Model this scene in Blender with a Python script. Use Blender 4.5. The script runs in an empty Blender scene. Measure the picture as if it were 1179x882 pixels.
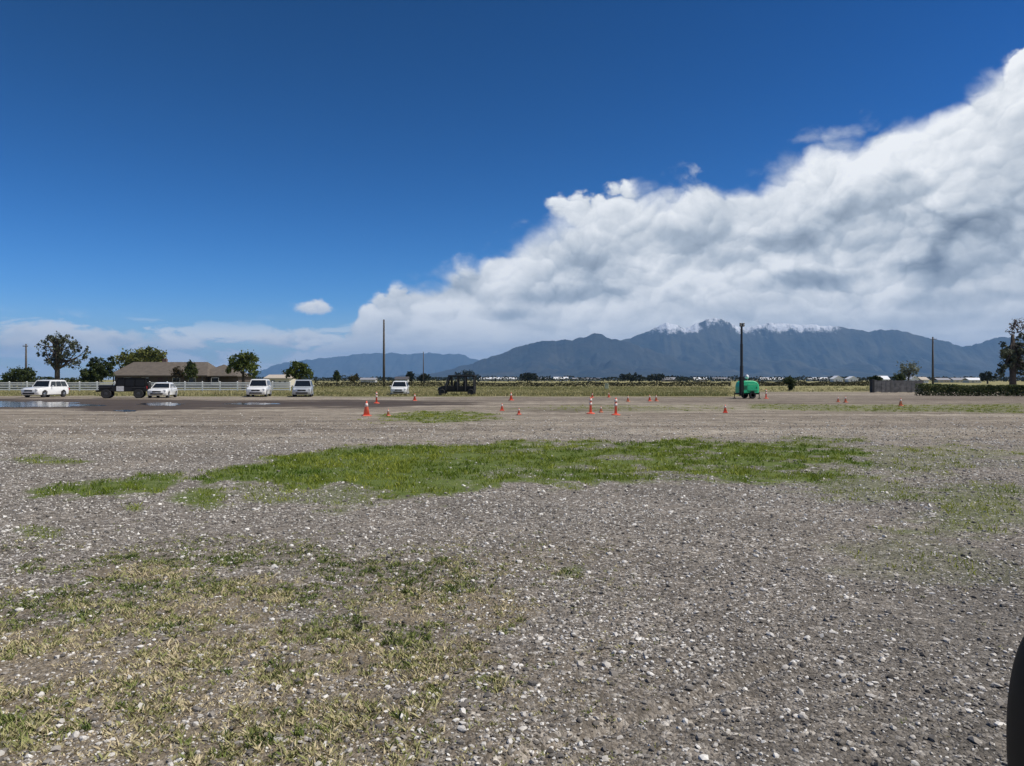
import bpy, math, random
import numpy as np
from mathutils import Vector, Matrix

random.seed(7)
RS = np.random.RandomState(11)
SC = bpy.context.scene
COL = SC.collection

# ------------------------------------------------------------------ camera numbers
F, CX, HY, CZ = 850.0, 589.5, 437.0, 1.75      # focal length, centre and horizon of the 1179 px wide photograph; eye height
SUN_EL, SUN_AZ = math.radians(57), math.radians(100)   # azimuth from +Y towards +X

def depth(y): return CZ * F / (y - HY)
def gp(x, y):                                   # a point of the flat ground
    Y = depth(y); return ((x - CX) / F * Y, Y)
def xa(x, Y): return (x - CX) / F * Y
def za(y, Y): return CZ + (HY - y) / F * Y

# ------------------------------------------------------------------ noise
def _h(ix, iy, seed):
    n = (ix.astype(np.int64) * 374761393 + iy.astype(np.int64) * 668265263 + seed * 1274126177) & 0x7fffffff
    n = ((n ^ (n >> 13)) * 1274126177) & 0x7fffffff
    n = (n ^ (n >> 16)) & 0xffff
    return n / 65535.0
def vnoise(x, y, seed=0):
    x = np.asarray(x, float); y = np.asarray(y, float)
    ix = np.floor(x); iy = np.floor(y); fx = x - ix; fy = y - iy
    fx = fx * fx * (3 - 2 * fx); fy = fy * fy * (3 - 2 * fy)
    a = _h(ix, iy, seed); b = _h(ix + 1, iy, seed); c = _h(ix, iy + 1, seed); d = _h(ix + 1, iy + 1, seed)
    return (a * (1 - fx) + b * fx) * (1 - fy) + (c * (1 - fx) + d * fx) * fy
def fbm(x, y, seed=0, oct=4, rough=.5):
    s = 0; a = 1; t = 0
    for k in range(oct):
        s = s + a * vnoise(x * 2 ** k + 17.3 * k, y * 2 ** k - 9.1 * k, seed + k); t += a; a *= rough
    return s / t
def sstep(a, b, x):
    t = np.clip((np.asarray(x, float) - a) / (b - a), 0, 1); return t * t * (3 - 2 * t)

# ------------------------------------------------------------------ materials
def new_mat(name):
    m = bpy.data.materials.new(name); m.use_nodes = True
    return m, m.node_tree.nodes, m.node_tree.links, m.node_tree.nodes['Principled BSDF']
MATS = {}
def mat(name, col, rough=.6, metal=0, var=.18, scale=6.0, bump=0, coat=0, trans=0, spec=.5):
    if name in MATS: return MATS[name]
    m, N, L, P = new_mat(name)
    tc = N.new('ShaderNodeTexCoord'); no = N.new('ShaderNodeTexNoise')
    no.inputs['Scale'].default_value = scale; no.inputs['Detail'].default_value = 5
    L.new(tc.outputs['Object'], no.inputs['Vector'])
    r = N.new('ShaderNodeValToRGB')
    lo = [c * (1 - var) for c in col]; hi = [min(1, c * (1 + var)) for c in col]
    r.color_ramp.elements[0].position = .3; r.color_ramp.elements[1].position = .7
    r.color_ramp.elements[0].color = (*lo, 1); r.color_ramp.elements[1].color = (*hi, 1)
    L.new(no.outputs['Fac'], r.inputs['Fac']); L.new(r.outputs['Color'], P.inputs['Base Color'])
    P.inputs['Roughness'].default_value = rough; P.inputs['Metallic'].default_value = metal
    P.inputs['Specular IOR Level'].default_value = spec
    if coat: P.inputs['Coat Weight'].default_value = coat; P.inputs['Coat Roughness'].default_value = .05
    if bump:
        b = N.new('ShaderNodeBump'); b.inputs['Strength'].default_value = bump; b.inputs['Distance'].default_value = .02
        L.new(no.outputs['Fac'], b.inputs['Height']); L.new(b.outputs['Normal'], P.inputs['Normal'])
    MATS[name] = m; return m
def leaf_mat(name, dark, light, scale=1.2):
    if name in MATS: return MATS[name]
    m, N, L, P = new_mat(name)
    at = N.new('ShaderNodeAttribute'); at.attribute_name = 'rnd'
    r = N.new('ShaderNodeValToRGB')
    r.color_ramp.elements[0].position = .05; r.color_ramp.elements[1].position = .95
    r.color_ramp.elements[0].color = (*dark, 1); r.color_ramp.elements[1].color = (*light, 1)
    L.new(at.outputs['Fac'], r.inputs['Fac']); L.new(r.outputs['Color'], P.inputs['Base Color'])
    P.inputs['Roughness'].default_value = .65; P.inputs['Specular IOR Level'].default_value = .25
    tr = N.new('ShaderNodeBsdfTranslucent'); mx = N.new('ShaderNodeMixShader'); mx.inputs['Fac'].default_value = .25
    L.new(r.outputs['Color'], tr.inputs['Color'])
    L.new(P.outputs['BSDF'], mx.inputs[1]); L.new(tr.outputs['BSDF'], mx.inputs[2])
    L.new(mx.outputs['Shader'], N['Material Output'].inputs['Surface'])
    MATS[name] = m; return m

# ------------------------------------------------------------------ objects
def tag(o, label=None, cat=None, group=None, kind=None):
    if label: o['label'] = label
    if cat: o['category'] = cat
    if group: o['group'] = group
    if kind: o['kind'] = kind
    return o
def thing(name, label, cat, loc=(0, 0, 0), rz=0, group=None):
    o = bpy.data.objects.new(name, None); COL.objects.link(o)
    o.empty_display_size = .2; o.location = loc; o.rotation_euler = (0, 0, rz)
    return tag(o, label, cat, group)
def mesh_obj(name, V, Fc, m, parent=None, smooth=False, attr=None, loc=None, rz=0):
    me = bpy.data.meshes.new(name)
    V = np.asarray(V, np.float32)
    if isinstance(Fc, np.ndarray):
        n, k = Fc.shape
        me.vertices.add(len(V)); me.vertices.foreach_set('co', V.ravel())
        me.loops.add(n * k); me.loops.foreach_set('vertex_index', Fc.astype(np.int32).ravel())
        me.polygons.add(n); me.polygons.foreach_set('loop_start', np.arange(0, n * k, k, dtype=np.int32)); me.polygons.foreach_set('use_smooth', np.zeros(n, bool))
        me.update(calc_edges=True)
    else:
        me.from_pydata([tuple(map(float, v)) for v in V], [], Fc)
    if attr:
        for an, data in attr.items():
            data = np.asarray(data, np.float32)
            if data.ndim == 1:
                a = me.attributes.new(an, 'FLOAT', 'POINT'); a.data.foreach_set('value', data)
            else:
                a = me.attributes.new(an, 'FLOAT_COLOR', 'POINT'); a.data.foreach_set('color', data.ravel())
    if smooth: me.polygons.foreach_set('use_smooth', np.ones(len(me.polygons), bool))
    me.materials.append(m); me.validate(); me.update()
    o = bpy.data.objects.new(name, me); COL.objects.link(o)
    if parent: o.parent = parent
    if loc: o.location = loc
    if rz: o.rotation_euler = (0, 0, rz)
    return o

class MB:
    """collects simple shapes into ONE mesh"""
    def __init__(s): s.v = []; s.f = []
    def add(s, V, Fc):
        n = len(s.v); s.v += [tuple(v) for v in V]; s.f += [tuple(i + n for i in f) for f in Fc]; return s
    def box(s, c, d, ch=0, rz=0, ry=0):
        x, y, z = (k / 2 for k in d); V = []; 
        if ch <= 0:
            V = [(sx * x, sy * y, sz * z) for sz in (-1, 1) for sx, sy in ((-1, -1), (1, -1), (1, 1), (-1, 1))]
            Fc = [(0, 3, 2, 1), (4, 5, 6, 7), (0, 1, 5, 4), (1, 2, 6, 5), (2, 3, 7, 6), (3, 0, 4, 7)]
        else:
            ch = min(ch, x * .9, y * .9, z * .9)
            ring = lambda zz, k: [(-x + k, -y + k + ch, zz), (-x + k + ch, -y + k, zz), (x - k - ch, -y + k, zz), (x - k, -y + k + ch, zz),
                                  (x - k, y - k - ch, zz), (x - k - ch, y - k, zz), (-x + k + ch, y - k, zz), (-x + k, y - k - ch, zz)]
            rs = [ring(-z, ch * .7), ring(-z + ch, 0), ring(z - ch, 0), ring(z, ch * .7)]
            V = sum(rs, []); Fc = [tuple(range(7, -1, -1)), tuple(range(24, 32))]
            for k in range(3):
                for i in range(8):
                    j = (i + 1) % 8; Fc.append((k * 8 + i, k * 8 + j, k * 8 + 8 + j, k * 8 + 8 + i))
        R = Matrix.Rotation(rz, 3, 'Z') @ Matrix.Rotation(ry, 3, 'Y')
        V = [tuple(R @ Vector(v) + Vector(c)) for v in V]
        return s.add(V, Fc)
    def tube(s, pts, rad, n=8, cap=True):
        pts = [Vector(p) for p in pts]
        if not hasattr(rad, '__len__'): rad = [rad] * len(pts)
        V = []; Fc = []
        for i, p in enumerate(pts):
            d = (pts[min(i + 1, len(pts) - 1)] - pts[max(i - 1, 0)]).normalized()
            a = d.orthogonal().normalized() if i == 0 else (a - d * a.dot(d)).normalized()
            b = d.cross(a)
            for k in range(n):
                t = 2 * math.pi * k / n; V.append(p + (a * math.cos(t) + b * math.sin(t)) * rad[i])
        for i in range(len(pts) - 1):
            for k in range(n):
                j = (k + 1) % n; Fc.append((i * n + k, i * n + j, i * n + n + j, i * n + n + k))
        if cap: Fc += [tuple(range(n - 1, -1, -1)), tuple(range((len(pts) - 1) * n, len(pts) * n))]
        return s.add(V, Fc)
    def lathe(s, prof, n=20, c=(0, 0, 0), axis='Z'):
        V = []; Fc = []
        for r, z in prof:
            for k in range(n):
                t = 2 * math.pi * k / n
                p = (r * math.cos(t), r * math.sin(t), z)
                if axis == 'Y': p = (p[0], p[2], p[1])
                V.append((p[0] + c[0], p[1] + c[1], p[2] + c[2]))
        for i in range(len(prof) - 1):
            for k in range(n):
                j = (k + 1) % n; q = (i * n + k, i * n + j, i * n + n + j, i * n + n + k)
                Fc.append(q if axis == 'Z' else q[::-1])
        Fc += [tuple(range(n - 1, -1, -1)), tuple(range((len(prof) - 1) * n, len(prof) * n))]
        return s.add(V, Fc)
    def slab(s, poly, t):
        """a flat polygon (3D points) given a thickness t along its normal"""
        P = [Vector(p) for p in poly]; nn = (P[1] - P[0]).cross(P[2] - P[0]).normalized(); n = len(P)
        V = [p for p in P] + [p + nn * t for p in P]
        Fc = [tuple(range(n - 1, -1, -1)), tuple(range(n, 2 * n))] + [(i, (i + 1) % n, n + (i + 1) % n, n + i) for i in range(n)]
        return s.add(V, Fc)
    def build(s, name, m, parent=None, smooth=False, loc=None, rz=0):
        return mesh_obj(name, s.v, s.f, m, parent, smooth, loc=loc, rz=rz)

def copy_tree(o, parent=None):
    c = o.copy(); COL.objects.link(c)
    if parent: c.parent = parent
    for ch in list(o.children): copy_tree(ch, c)
    return c

# ================================================================== WORLD: sky and clouds
def build_world():
    w = bpy.data.worlds.new('World'); SC.world = w; w.use_nodes = True
    N, L = w.node_tree.nodes, w.node_tree.links
    N.clear()
    out = N.new('ShaderNodeOutputWorld'); bg = N.new('ShaderNodeBackground'); L.new(bg.outputs[0], out.inputs[0])
    STR = .1
    bg.inputs['Strength'].default_value = STR
    def val(i, x):
        if isinstance(x, (int, float)): i.default_value = x
        else: L.new(x, i)
    def M(op, a, b=None, c=None, clamp=False):
        n = N.new('ShaderNodeMath'); n.operation = op; n.use_clamp = clamp
        val(n.inputs[0], a)
        if b is not None: val(n.inputs[1], b)
        if c is not None: val(n.inputs[2], c)
        return n.outputs[0]
    add = lambda a, b: M('ADD', a, b); sub = lambda a, b: M('SUBTRACT', a, b); mul = lambda a, b: M('MULTIPLY', a, b)
    def ss(x, a, b, lo=0., hi=1.):
        n = N.new('ShaderNodeMapRange'); n.interpolation_type = 'SMOOTHSTEP'
        val(n.inputs[0], x); val(n.inputs[1], a); val(n.inputs[2], b); n.inputs[3].default_value = lo; n.inputs[4].default_value = hi
        return n.outputs[0]
    def vec(x, y, z=0.):
        n = N.new('ShaderNodeCombineXYZ'); val(n.inputs[0], x); val(n.inputs[1], y); val(n.inputs[2], z); return n.outputs[0]
    def noise(v, sc, det=6, ro=.55, dist=0, lac=2.0):
        n = N.new('ShaderNodeTexNoise'); n.noise_dimensions = '2D'; n.inputs['Scale'].default_value = sc; n.inputs['Detail'].default_value = det
        n.inputs['Roughness'].default_value = ro; n.inputs['Distortion'].default_value = dist; n.inputs['Lacunarity'].default_value = lac
        L.new(v, n.inputs['Vector']); return n.outputs['Fac']
    def voro(v, sc, det=2, ro=.5):
        n = N.new('ShaderNodeTexVoronoi'); n.voronoi_dimensions = '2D'; n.feature = 'SMOOTH_F1'; n.normalize = True
        n.inputs['Scale'].default_value = sc; n.inputs['Detail'].default_value = det; n.inputs['Roughness'].default_value = ro
        n.inputs['Smoothness'].default_value = .35
        L.new(v, n.inputs['Vector']); return n.outputs['Distance']
    def vadd(a, b):
        n = N.new('ShaderNodeVectorMath'); n.operation = 'ADD'; L.new(a, n.inputs[0])
        if isinstance(b, tuple): n.inputs[1].default_value = b
        else: L.new(b, n.inputs[1])
        return n.outputs[0]
    def mixc(f, a, b):
        n = N.new('ShaderNodeMix'); n.data_type = 'RGBA'; val(n.inputs[0], f)
        for i, x in ((6, a), (7, b)):
            if isinstance(x, tuple): n.inputs[i].default_value = (*x, 1)
            else: L.new(x, n.inputs[i])
        return n.outputs[2]
    tc = N.new('ShaderNodeTexCoord'); sp = N.new('ShaderNodeSeparateXYZ'); L.new(tc.outputs['Generated'], sp.inputs[0])
    X, Y, Z = sp.outputs
    az = M('ARCTAN2', X, Y); el = M('ARCSINE', Z)
    # clear sky
    sky = N.new('ShaderNodeTexSky'); sky.sky_type = 'NISHITA'; sky.sun_disc = False
    sky.sun_elevation = SUN_EL; sky.sun_rotation = SUN_AZ; sky.altitude = 1400; sky.air_density = 1.0; sky.dust_density = .3; sky.ozone_density = 2.5
    gm = N.new('ShaderNodeGamma'); 
    s1 = N.new('ShaderNodeVectorMath'); s1.operation = 'SCALE'; L.new(sky.outputs[0], s1.inputs[0]); s1.inputs[3].default_value = .3
    L.new(s1.outputs[0], gm.inputs[0]); gm.inputs[1].default_value = 1.25
    hs = N.new('ShaderNodeHueSaturation'); L.new(gm.outputs[0], hs.inputs['Color']); hs.inputs['Saturation'].default_value = 1.25; hs.inputs['Value'].default_value = .78
    tn = N.new('ShaderNodeVectorMath'); tn.operation = 'MULTIPLY'; L.new(hs.outputs[0], tn.inputs[0]); tn.inputs[1].default_value = (2.45, 2.9, 3.3)
    sc3 = N.new('ShaderNodeSeparateXYZ'); L.new(tn.outputs[0], sc3.inputs[0])
    ch = [mul(M('POWER', M('MAXIMUM', mul(sc3.outputs[i], STR), .0001), g_), a_ / STR) for i, (g_, a_) in enumerate(((1.44, 2.1), (1.275, 1.53), (1.58, 1.78)))]
    clear = vec(*ch)
    # ---- the big cumulus bank: its top edge as elevation over azimuth
    edge = [(-.75, 0.02), (-.30, .02), (-.245, .045), (-.2, .085), (-.17, .105)]
    for x, y in [(455, 330), (500, 312), (560, 288), (600, 262), (640, 236), (700, 218), (745, 212), (800, 200), (850, 197), (900, 180), (950, 152), (1000, 142), (1050, 128), (1100, 102), (1140, 80), (1172, 60)]:
        a = math.atan((x - CX) / F); e = math.atan((HY - y) / math.hypot(F, x - CX)); edge.append((a, e))
    edge += [(.70, .44), (.75, .47)]
    fc = N.new('ShaderNodeFloatCurve'); cv = fc.mapping.curves[0]
    pts = [((a + .75) / 1.5, e / .6) for a, e in edge]
    cv.points[0].location = pts[0]; cv.points[1].location = pts[-1]
    for p in pts[1:-1]: cv.points.new(*p)
    for p in cv.points: p.handle_type = 'AUTO'
    fc.mapping.update()
    t = M('DIVIDE', add(az, .75), 1.5, clamp=True); L.new(t, fc.inputs['Value'])
    top = mul(fc.outputs[0], .6)
    # warped coordinates on the sky
    p0 = vec(az, mul(el, 1.25))
    wn = N.new('ShaderNodeTexNoise'); wn.noise_dimensions = '2D'; wn.inputs['Scale'].default_value = 9; wn.inputs['Detail'].default_value = 4; L.new(p0, wn.inputs['Vector'])
    wv = N.new('ShaderNodeVectorMath'); wv.operation = 'MULTIPLY_ADD'; L.new(wn.outputs['Color'], wv.inputs[0]); wv.inputs[1].default_value = (.05, .05, .05); wv.inputs[2].default_value = (-.025, -.025, 0)
    p = vadd(p0, wv.outputs[0])
    def dome(v, sc):                                 # rounded billows with creases between them
        n = N.new('ShaderNodeTexVoronoi'); n.voronoi_dimensions = '2D'; n.feature = 'SMOOTH_F1'; n.inputs['Scale'].default_value = sc; n.inputs['Smoothness'].default_value = .12
        L.new(v, n.inputs['Vector']); dd = n.outputs['Distance']
        return sub(1., mul(mul(dd, dd), 1.5))
    wf = N.new('ShaderNodeTexNoise'); wf.noise_dimensions = '2D'; wf.inputs['Scale'].default_value = 34; wf.inputs['Detail'].default_value = 5; L.new(p0, wf.inputs['Vector'])
    w2 = N.new('ShaderNodeVectorMath'); w2.operation = 'MULTIPLY_ADD'; L.new(wf.outputs['Color'], w2.inputs[0]); w2.inputs[1].default_value = (.022, .022, .022); w2.inputs[2].default_value = (-.011, -.011, 0)
    pf = vadd(p, w2.outputs[0])
    D = []; E = []
    for sc, am in ((8, .55), (19, .30), (43, .16)):
        a_, b_ = dome(pf, sc), dome(vadd(pf, (-.05 / sc, .20 / sc, 0)), sc)
        D.append(mul(a_, am)); E.append(mul(sub(a_, b_), am))
    fn = noise(p, 9, 8, .58); fn2 = noise(vadd(p, (-.004, .020, 0)), 9, 8, .58)
    f0 = add(add(add(D[0], D[1]), D[2]), sub(mul(fn, .9), .48))
    embf = add(add(add(E[0], mul(E[1], 1.2)), mul(E[2], 1.2)), mul(sub(fn, fn2), .9))
    big = noise(vadd(p0, (3.1, 1.7, 0)), 5.5, 3, .5)
    rel = add(add(sub(top, el), .013), add(mul(sub(f0, .80), .055), mul(sub(noise(p, 26, 8, .66), .5), .022)))
    soft = ss(noise(vadd(p0, (7.7, 0, 0)), 7, 2, .5), .40, .66, .010, .05)
    n_ = N.new('ShaderNodeMapRange'); n_.interpolation_type = 'SMOOTHSTEP'; L.new(rel, n_.inputs[0]); n_.inputs[1].default_value = 0; L.new(soft, n_.inputs[2])
    alpha = n_.outputs[0]
    # light and shade of the bank
    emb = add(mul(embf, .85), mul(sub(f0, .80), .22))
    inside = ss(rel, .02, .13)
    pb = vec(mul(az, .55), el)
    g = noise(vadd(pb, (.35, .9, 0)), 8, 5, .5, .4)
    # the grey undersides of the bank, ragged by the same billows
    rag = mul(sub(f0, .80), 1.5)
    under = mul(ss(g, .36, .70), .32)
    for ux, uy, rx, ry, am in [(985, 285, .085, .045, .95), (1125, 300, .075, .05, .95), (1060, 215, .05, .03, .5), (705, 312, .075, .020, .9), (845, 300, .07, .024, 1.0), (610, 343, .10, .016, .95), (760, 268, .04, .018, .6), (560, 362, .08, .010, .7), (1100, 345, .09, .016, .7), (930, 322, .09, .014, .8), (520, 335, .035, .010, .5)]:
        a0 = math.atan((ux - CX) / F); e0 = math.atan((HY - uy) / math.hypot(F, ux - CX))
        dx = M('DIVIDE', sub(az, a0), rx); dy = M('DIVIDE', sub(el, e0), ry)
        dy = add(dy, M('MULTIPLY', M('MINIMUM', dy, 0.), .6))          # flat below, billowing above
        rr = add(M('SQRT', add(mul(dx, dx), mul(dy, dy))), rag)
        under = M('MAXIMUM', under, mul(ss(rr, 1.75, -.1), am * .92))
    shade = mul(inside, under)
    low = ss(el, .03, .115, 1., 0.)
    stre = noise(vec(mul(az, 4.), mul(el, 26.)), 1.4, 6, .6, .3)
    bank = sub(add(.89, emb), mul(shade, .58))
    lowb = sub(add(.96, mul(sub(stre, .45), 1.3)), mul(under, .25))
    B = add(mul(bank, sub(1., mul(low, .75))), mul(lowb, mul(low, .75)))
    B = M('MINIMUM', M('MAXIMUM', B, .0), 1.)
    ramp = N.new('ShaderNodeValToRGB'); L.new(B, ramp.inputs[0])
    cr = ramp.color_ramp; cr.elements[0].position = 0; cr.elements[1].position = 1
    k = 1 / STR
    # colour ramps clamp nothing: values are scaled afterwards
    cr.elements[0].color = (.17, .21, .27, 1); cr.elements[1].color = (.93, .95, .97, 1)
    e_ = cr.elements.new(.5); e_.color = (.44, .50, .57, 1)
    sc_ = N.new('ShaderNodeVectorMath'); sc_.operation = 'SCALE'; L.new(ramp.outputs[0], sc_.inputs[0]); sc_.inputs[3].default_value = k * 1.06
    cloudcol = sc_.outputs[0]
    c = mixc(alpha, clear, cloudcol)
    # ---- thin low cloud and small puffs near the horizon
    ln = noise(vec(mul(az, 9.), mul(el, 26.)), 1.5, 7, .6, .3)
    band = mul(ss(el, .085, .045), ss(el, -.01, .012))
    la = mul(mul(ss(add(ln, mul(band, .14)), .53, .66), band), .95)
    la = mul(la, sub(1., mul(alpha, .6)))
    lc = mixc(ss(ln, .38, .60), (.62 * k, .72 * k, .86 * k), (1.15 * k, 1.14 * k, 1.12 * k))
    c = mixc(la, c, lc)
    haze = mul(ss(el, .11, 0.), mul(ss(az, -.5, -.1, .45, 1.), .55))
    c = mixc(haze, c, (.66 * k, .76 * k, .90 * k))
    nn = noise(p0, 45, 5, .6)
    def small(x, y, rx, ry, amt=1.):
        a0 = math.atan((x - CX) / F); e0 = math.atan((HY - y) / math.hypot(F, x - CX))
        dx = M('DIVIDE', sub(az, a0), rx); dy = M('DIVIDE', sub(el, e0), ry)
        r = M('SQRT', add(mul(dx, dx), mul(dy, dy)))
        al = mul(ss(add(r, mul(sub(nn, .5), 1.5)), 1.1, .35), amt)
        br = ss(add(dy, mul(sub(nn, .5), 2.)), -1.0, .4)
        return al, mixc(br, (.58 * k, .66 * k, .78 * k), (.93 * k, .94 * k, .96 * k))
    for args in [(362, 355, .028, .0115, 1.), (318, 392, .05, .010, .7), (355, 386, .035, .008, .6), (60, 384, .06, .014, .8), (130, 390, .06, .012, .75), (20, 396, .05, .012, .7), (930, 160, .03, .006, .16), (200, 398, .05, .010, .5)]:
        al, cc = small(*args); c = mixc(al, c, cc)
    L.new(c, bg.inputs['Color'])
    w.cycles.sampling_method = 'MANUAL'; w.cycles.sample_map_resolution = 1024
build_world()

d = Vector((math.cos(SUN_EL) * math.sin(SUN_AZ), math.cos(SUN_EL) * math.cos(SUN_AZ), math.sin(SUN_EL)))
sl = bpy.data.lights.new('sun', 'SUN'); sl.energy = 4.6; sl.angle = math.radians(.53); sl.color = (1, .945, .86)
so = bpy.data.objects.new('sun', sl); COL.objects.link(so); so.rotation_euler = d.to_track_quat('Z', 'Y').to_euler(); so.location = (20, -20, 60)

cd = bpy.data.cameras.new('camera'); cam = bpy.data.objects.new('camera', cd); COL.objects.link(cam)
cd.sensor_width = 36; cd.lens = F / 1179 * 36; cd.shift_y = -(441 - HY) / 1179
cd.clip_start = .05; cd.clip_end = 120000
cam.location = (0, 0, CZ); cam.rotation_euler = (math.radians(90), 0, 0); SC.camera = cam
SC.view_settings.view_transform = 'Standard'; SC.view_settings.look = 'None'; SC.view_settings.exposure = 0; SC.view_settings.gamma = 1
SC.view_settings.use_curve_mapping = False


# ================================================================== GROUND
def pxof(X, Y):
    """where the flat ground point stands in the photograph: used to lay out the patches of grass, mud and gravel"""
    Ys = np.maximum(Y, .5)
    return CX + F * X / Ys, HY + CZ * F / Ys
MAIN_X = [200, 235, 290, 340, 400, 440, 520, 600, 700, 800, 880, 940, 990, 1012]
MAIN_T = [549, 545, 533, 524, 516, 512, 511, 509, 508, 507, 511, 512, 516, 528]
MAIN_B = [549, 552, 557, 560, 560, 573, 570, 560, 556, 552, 558, 557, 552, 530]
def band(px, py, xs, ts, bs, jx, jy, soft):
    t = np.interp(px, xs, ts) + jy; b = np.interp(px, xs, bs) + jy * 1.3
    inx = sstep(xs[0] - 8, xs[0] + 14, px + jx) * (1 - sstep(xs[-1] - 14, xs[-1] + 8, px + jx))
    return sstep(-soft, soft, py - t) * (1 - sstep(-soft, soft, py - b)) * inx
def blob(px, py, x, y, rx, ry, j=0):
    return 1 - sstep(.55, 1.25, np.hypot((px - x) / rx, (py - y) / ry) + j)
def masks(X, Y):
    px, py = pxof(X, Y); front = (Y > 1.2)
    n1 = fbm(X * .9, Y * .9, 3, 4) - .5; n2 = fbm(X * 3.1, Y * 3.1, 9, 4) - .5; n3 = fbm(X * .35, Y * .5, 21, 4) - .5
    fine = fbm(X * 6, Y * 6, 31, 3) - .5
    j = n1 * 1.6 + n2 * 1.0
    jy = (n1 * 14 + n2 * 12) * np.clip((py - HY) / 90, .2, 1.6)
    g = band(px, py, MAIN_X, MAIN_T, MAIN_B, n1 * 40, jy, 3.2)
    g = g * np.clip(1.05 - .85 * sstep(-.04, .16, n1 * .7 + n2 * .8 - .02) * sstep(380, 820, px), 0, 1)
    g = np.maximum(g, band(px, py, [22, 60, 120, 180, 216], [570, 560, 551, 544, 543], [572, 571, 568, 563, 552], n1 * 30, jy * .8, 3.5) * .95)
    g = np.maximum(g, blob(px, py, 230, 573, 42, 14, j) * .9)
    g = np.maximum(g, blob(px, py, 335, 573, 85, 13, j * 1.2) * .5)
    g = np.maximum(g, blob(px, py, 935, 510, 62, 7, j) * .6)
    g = np.maximum(g, blob(px, py, 1120, 590, 85, 34, j * 1.4) * .5); g = np.maximum(g, blob(px, py, 1080, 640, 90, 26, j * 1.6) * .2)
    g = np.maximum(g, blob(px, py, 1010, 560, 70, 24, j * 1.4) * .42)
    g = np.maximum(g, blob(px, py, 1060, 528, 120, 16, j * 1.6) * .36)
    g = np.maximum(g, blob(px, py, 505, 480, 66, 6.5, j) * .72)
    g = np.maximum(g, blob(px, py, 52, 530, 48, 4, j) * .55)
    g = np.maximum(g, blob(px, py, 44, 612, 24, 8, j) * .6)
    g = np.maximum(g, blob(px, py, 155, 584, 10, 4, j) * .5)
    g = np.maximum(g, band(px, py, [860, 960, 1080, 1185], [465, 466, 466, 465], [471, 474, 474, 476], 0, jy * .25, 1.5) * .5)
    g = np.maximum(g, blob(px, py, 720, 470, 120, 4, j) * .3)
    g = np.maximum(g, blob(px, py, 657, 660, 18, 9, j) * .5)
    # weeds of the foreground, patchy and mostly to the left
    lim = np.interp(py, [600, 640, 700, 780, 882, 1100], [430, 640, 640, 590, 540, 520])
    reg = sstep(606, 660, py + n1 * 60) * (1 - sstep(-110, 40, px - lim + n1 * 160))
    reg = np.maximum(reg, .35 * sstep(600, 640, py) * (1 - sstep(600, 820, px)))
    weed = reg * sstep(-.13, .09, n1 * .8 + n2 * .85 + .03)
    for x, y, rx, ry in [(35, 828, 55, 34), (330, 772, 40, 17), (292, 845, 55, 26), (255, 682, 60, 16), (60, 700, 60, 20), (140, 808, 40, 15), (470, 742, 60, 18), (370, 690, 70, 14), (200, 720, 60, 20), (430, 850, 60, 22), (560, 790, 30, 14)]:
        weed = np.maximum(weed, blob(px, py, x, y, rx, ry, j * 1.1) * .95)
    tan = reg * sstep(-.05, .18, n3 + n2 * .5 + .02)
    for x, y, rx, ry in [(105, 770, 75, 34), (60, 735, 50, 24), (170, 660, 70, 14), (470, 700, 80, 22), (250, 800, 60, 22), (560, 700, 60, 26), (400, 770, 70, 22)]:
        tan = np.maximum(tan, blob(px, py, x, y, rx, ry, j * .9))
    # far yellow-green field, mud and dirt
    field = 1 - sstep(455.5, 457.5, py + n3 * 2.5 - .0015 * (px - 500) * (px < 500))
    field = np.where(px > 860, 1 - sstep(450, 452, py + n3 * 2), field)
    wet = band(px, py, [-60, 60, 140, 260, 430, 560], [459, 459, 459.5, 460.5, 461, 463.5], [471.5, 471.5, 474, 470.5, 468.5, 466], 0, n3 * 5, 1.2)
    wet = np.maximum(wet, blob(px, py, 640, 473, 60, 2.2, j) * .5)
    wet = np.maximum(wet, blob(px, py, 15, 508, 26, 5, j * .8) * .5)
    wet = np.maximum(wet, band(px, py, [480, 600, 760, 900, 1060, 1190], [458.5, 457, 457, 457, 455.5, 456], [464, 462.5, 463, 464, 463, 463.5], 0, n3 * 6, 1.3) * .42)
    dirt = 1 - sstep(478, 545, py + n1 * 60 + n3 * 40)
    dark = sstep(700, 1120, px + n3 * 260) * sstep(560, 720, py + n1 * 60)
    z = np.where(front, 1., 0.)
    return dict(g=g * z, weed=weed * z, tan=tan * z, field=field * z, wet=wet * z, dirt=np.where(front, dirt, 0), dark=dark)
RUT = [gp(585, 884), gp(680, 846), gp(800, 812), gp(905, 762)]
def ground_z(X, Y):
    r = np.hypot(X, Y)
    z = (fbm(X * .55, Y * .55, 71, 3) - .5) * .09 + (fbm(X * 2.4, Y * 2.4, 73, 3) - .5) * .035
    z = z * (1 - sstep(14, 40, r))
    dmin = np.full(np.shape(X), 9.)
    for (x0, y0), (x1, y1) in zip(RUT[:-1], RUT[1:]):
        t = np.clip(((X - x0) * (x1 - x0) + (Y - y0) * (y1 - y0)) / ((x1 - x0) ** 2 + (y1 - y0) ** 2), 0, 1)
        dmin = np.minimum(dmin, np.hypot(X - x0 - t * (x1 - x0), Y - y0 - t * (y1 - y0)))
    jit = .6 + .8 * vnoise(X * 5, Y * 5, 91)
    return z - .035 * jit * np.exp(-(dmin / .05) ** 2) + .012 * np.exp(-((dmin - .11) / .05) ** 2)

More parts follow.
